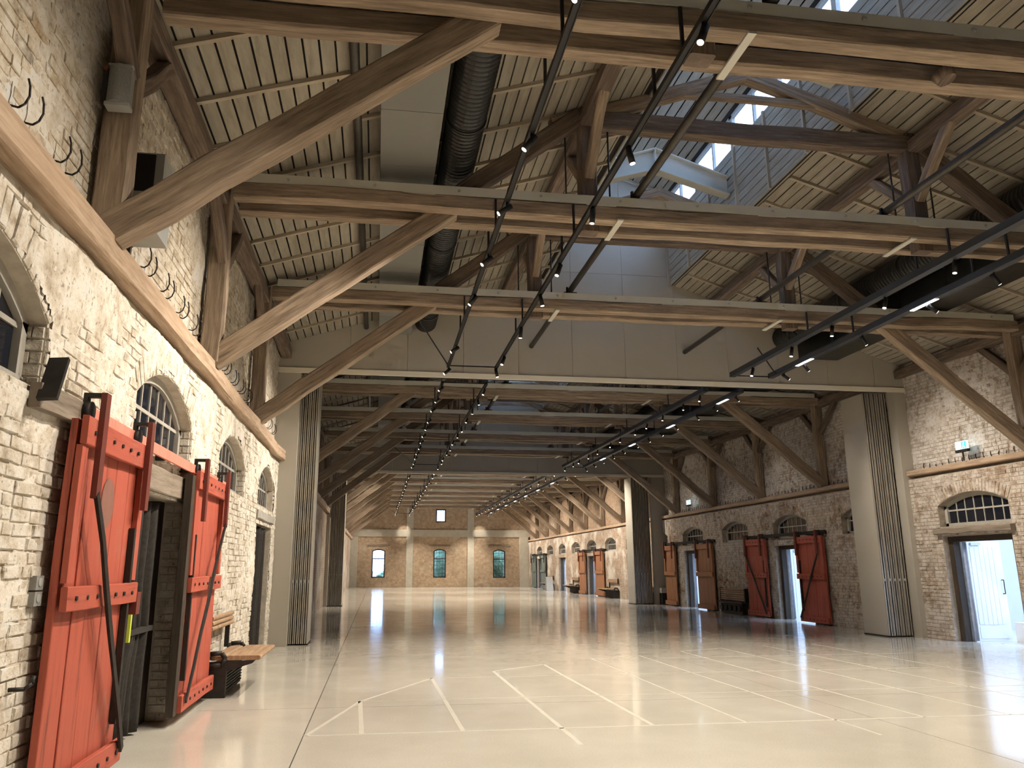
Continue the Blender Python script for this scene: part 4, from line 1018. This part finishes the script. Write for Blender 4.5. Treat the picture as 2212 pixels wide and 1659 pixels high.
# ------------------------------------------------------------------ exit signs
def exit_sign(y, label):
    t = thing('exit_sign', label, 'exit sign', (12.72, y, ZPR)); x = 12.70; z = 4.13
    MB().box(x-.02, x+.02, y-.17, y+.17, z, z+.18).build('panel', white_e, t)
    MB().box(x-.026, x-.02, y-.155, y-.01, z+.015, z+.165).build('green_field', green_e, t)
    m = MB(); yc = y-.085
    m.cyl((x-.031, yc, z+.135), (x-.026, yc, z+.135), .015, 10)
    m.beam((x-.028, yc, z+.115), (x-.028, yc+.015, z+.07), .005, .022, up=(0, 1, 0)); m.beam((x-.028, yc+.015, z+.07), (x-.028, yc-.03, z+.03), .005, .014, up=(0, 1, 0)); m.beam((x-.028, yc+.015, z+.07), (x-.028, yc+.045, z+.03), .005, .014, up=(0, 1, 0)); m.beam((x-.028, yc-.03, z+.1), (x-.028, yc+.04, z+.1), .005, .012, up=(0, 1, 0))
    m.build('running_figure', white_e, t)
    MB().box(x-.035, x+.035, y-.18, y+.18, z-.06, z).build('housing', track_m, t); MB().box(x-.01, x+.01, y-.015, y+.015, ZPR, z-.06).build('stem', iron_m, t)
exit_sign(15.2, 'glowing green and white exit sign over the nearest right doorway'); exit_sign(30.63, 'glowing green and white exit sign above the brown sliding doors')
# ------------------------------------------------------------------ speakers, sockets, small things
t = thing('loudspeaker', 'small grey loudspeaker with rounded grille on the nearest left post', 'loudspeaker', (-2.12, 5.7, 5.12))
MB().prism([(-2.21+.17*k/8, 5.70-.05*math.sin(PI*k/8)) for k in range(9)]+[(-2.04, 5.78), (-2.21, 5.78)], 5.14, 5.46, 'z').build('grille', spk_m, t)
MB().box(-2.215, -2.035, 5.68, 5.785, 5.11, 5.14).build('end_cap', spkw_m, t); MB().box(-2.215, -2.035, 5.68, 5.785, 5.46, 5.475).build('end_cap', spkw_m, t)
MB().box(-2.25, -2.215, 5.7, 5.78, 5.14, 5.42).build('back_shell', gask_m, t); MB().cyl((-2.235, 5.69, 5.44), (-2.235, 5.76, 5.44), .02, 8).build('cable_plug', redd_m, t)
t = thing('loudspeaker', 'large pale loudspeaker box hung behind the nearest left brace', 'loudspeaker', (-2.05, 6.5, 4.32))
MB().box(-2.24, -1.92, 6.34, 6.66, 4.34, 5.08).build('cabinet', spkw_m, t); MB().box(-2.22, -1.99, 6.325, 6.34, 4.72, 5.06).build('grille', gask_m, t); MB().cyl((-2.02, 6.34, 4.42), (-2.02, 6.32, 4.42), .045, 14).build('port', gask_m, t)
MB().box(-2.3, -2.24, 6.45, 6.55, 4.6, 4.8).build('wall_bracket', iron_m, t)
t = thing('camera_dome', 'tiny black camera under the nearest left brace', 'camera', (-2.1, 6.25, 4.3)); MB().cyl((-2.1, 6.25, 4.3), (-2.1, 6.12, 4.28), .03, 12).build('body', track_m, t); MB().cyl((-2.1, 6.12, 4.28), (-2.1, 6.11, 4.28), .014, 10).build('lens', spkw_m, t); MB().box(-2.12, -2.08, 6.22, 6.26, 4.1, 4.3).build('stem', iron_m, t)
t = thing('socket_box', 'grey double socket box on the wall beside the near red door', 'socket', (XL, 5.5, 1.35))
for z in (1.36, 1.46): MB().box(XL, XL+.05, 5.42, 5.53, z, z+.09).build('socket', spk_m, t)
for z in (1.375, 1.475): MB().cyl((XL+.05, 5.475, z+.035), (XL+.055, 5.475, z+.035), .028, 14).build('socket_face', spkw_m, t)
MB().tube([(XL, 5.3, .88), (XL+.1, 5.32, .88), (XL+.13, 5.34, .91), (XL+.13, 5.36, .95)], .013, 8).build('wall_hook', iron_m, None, 'single rusty iron hook low on the wall before the red doors', 'hook')
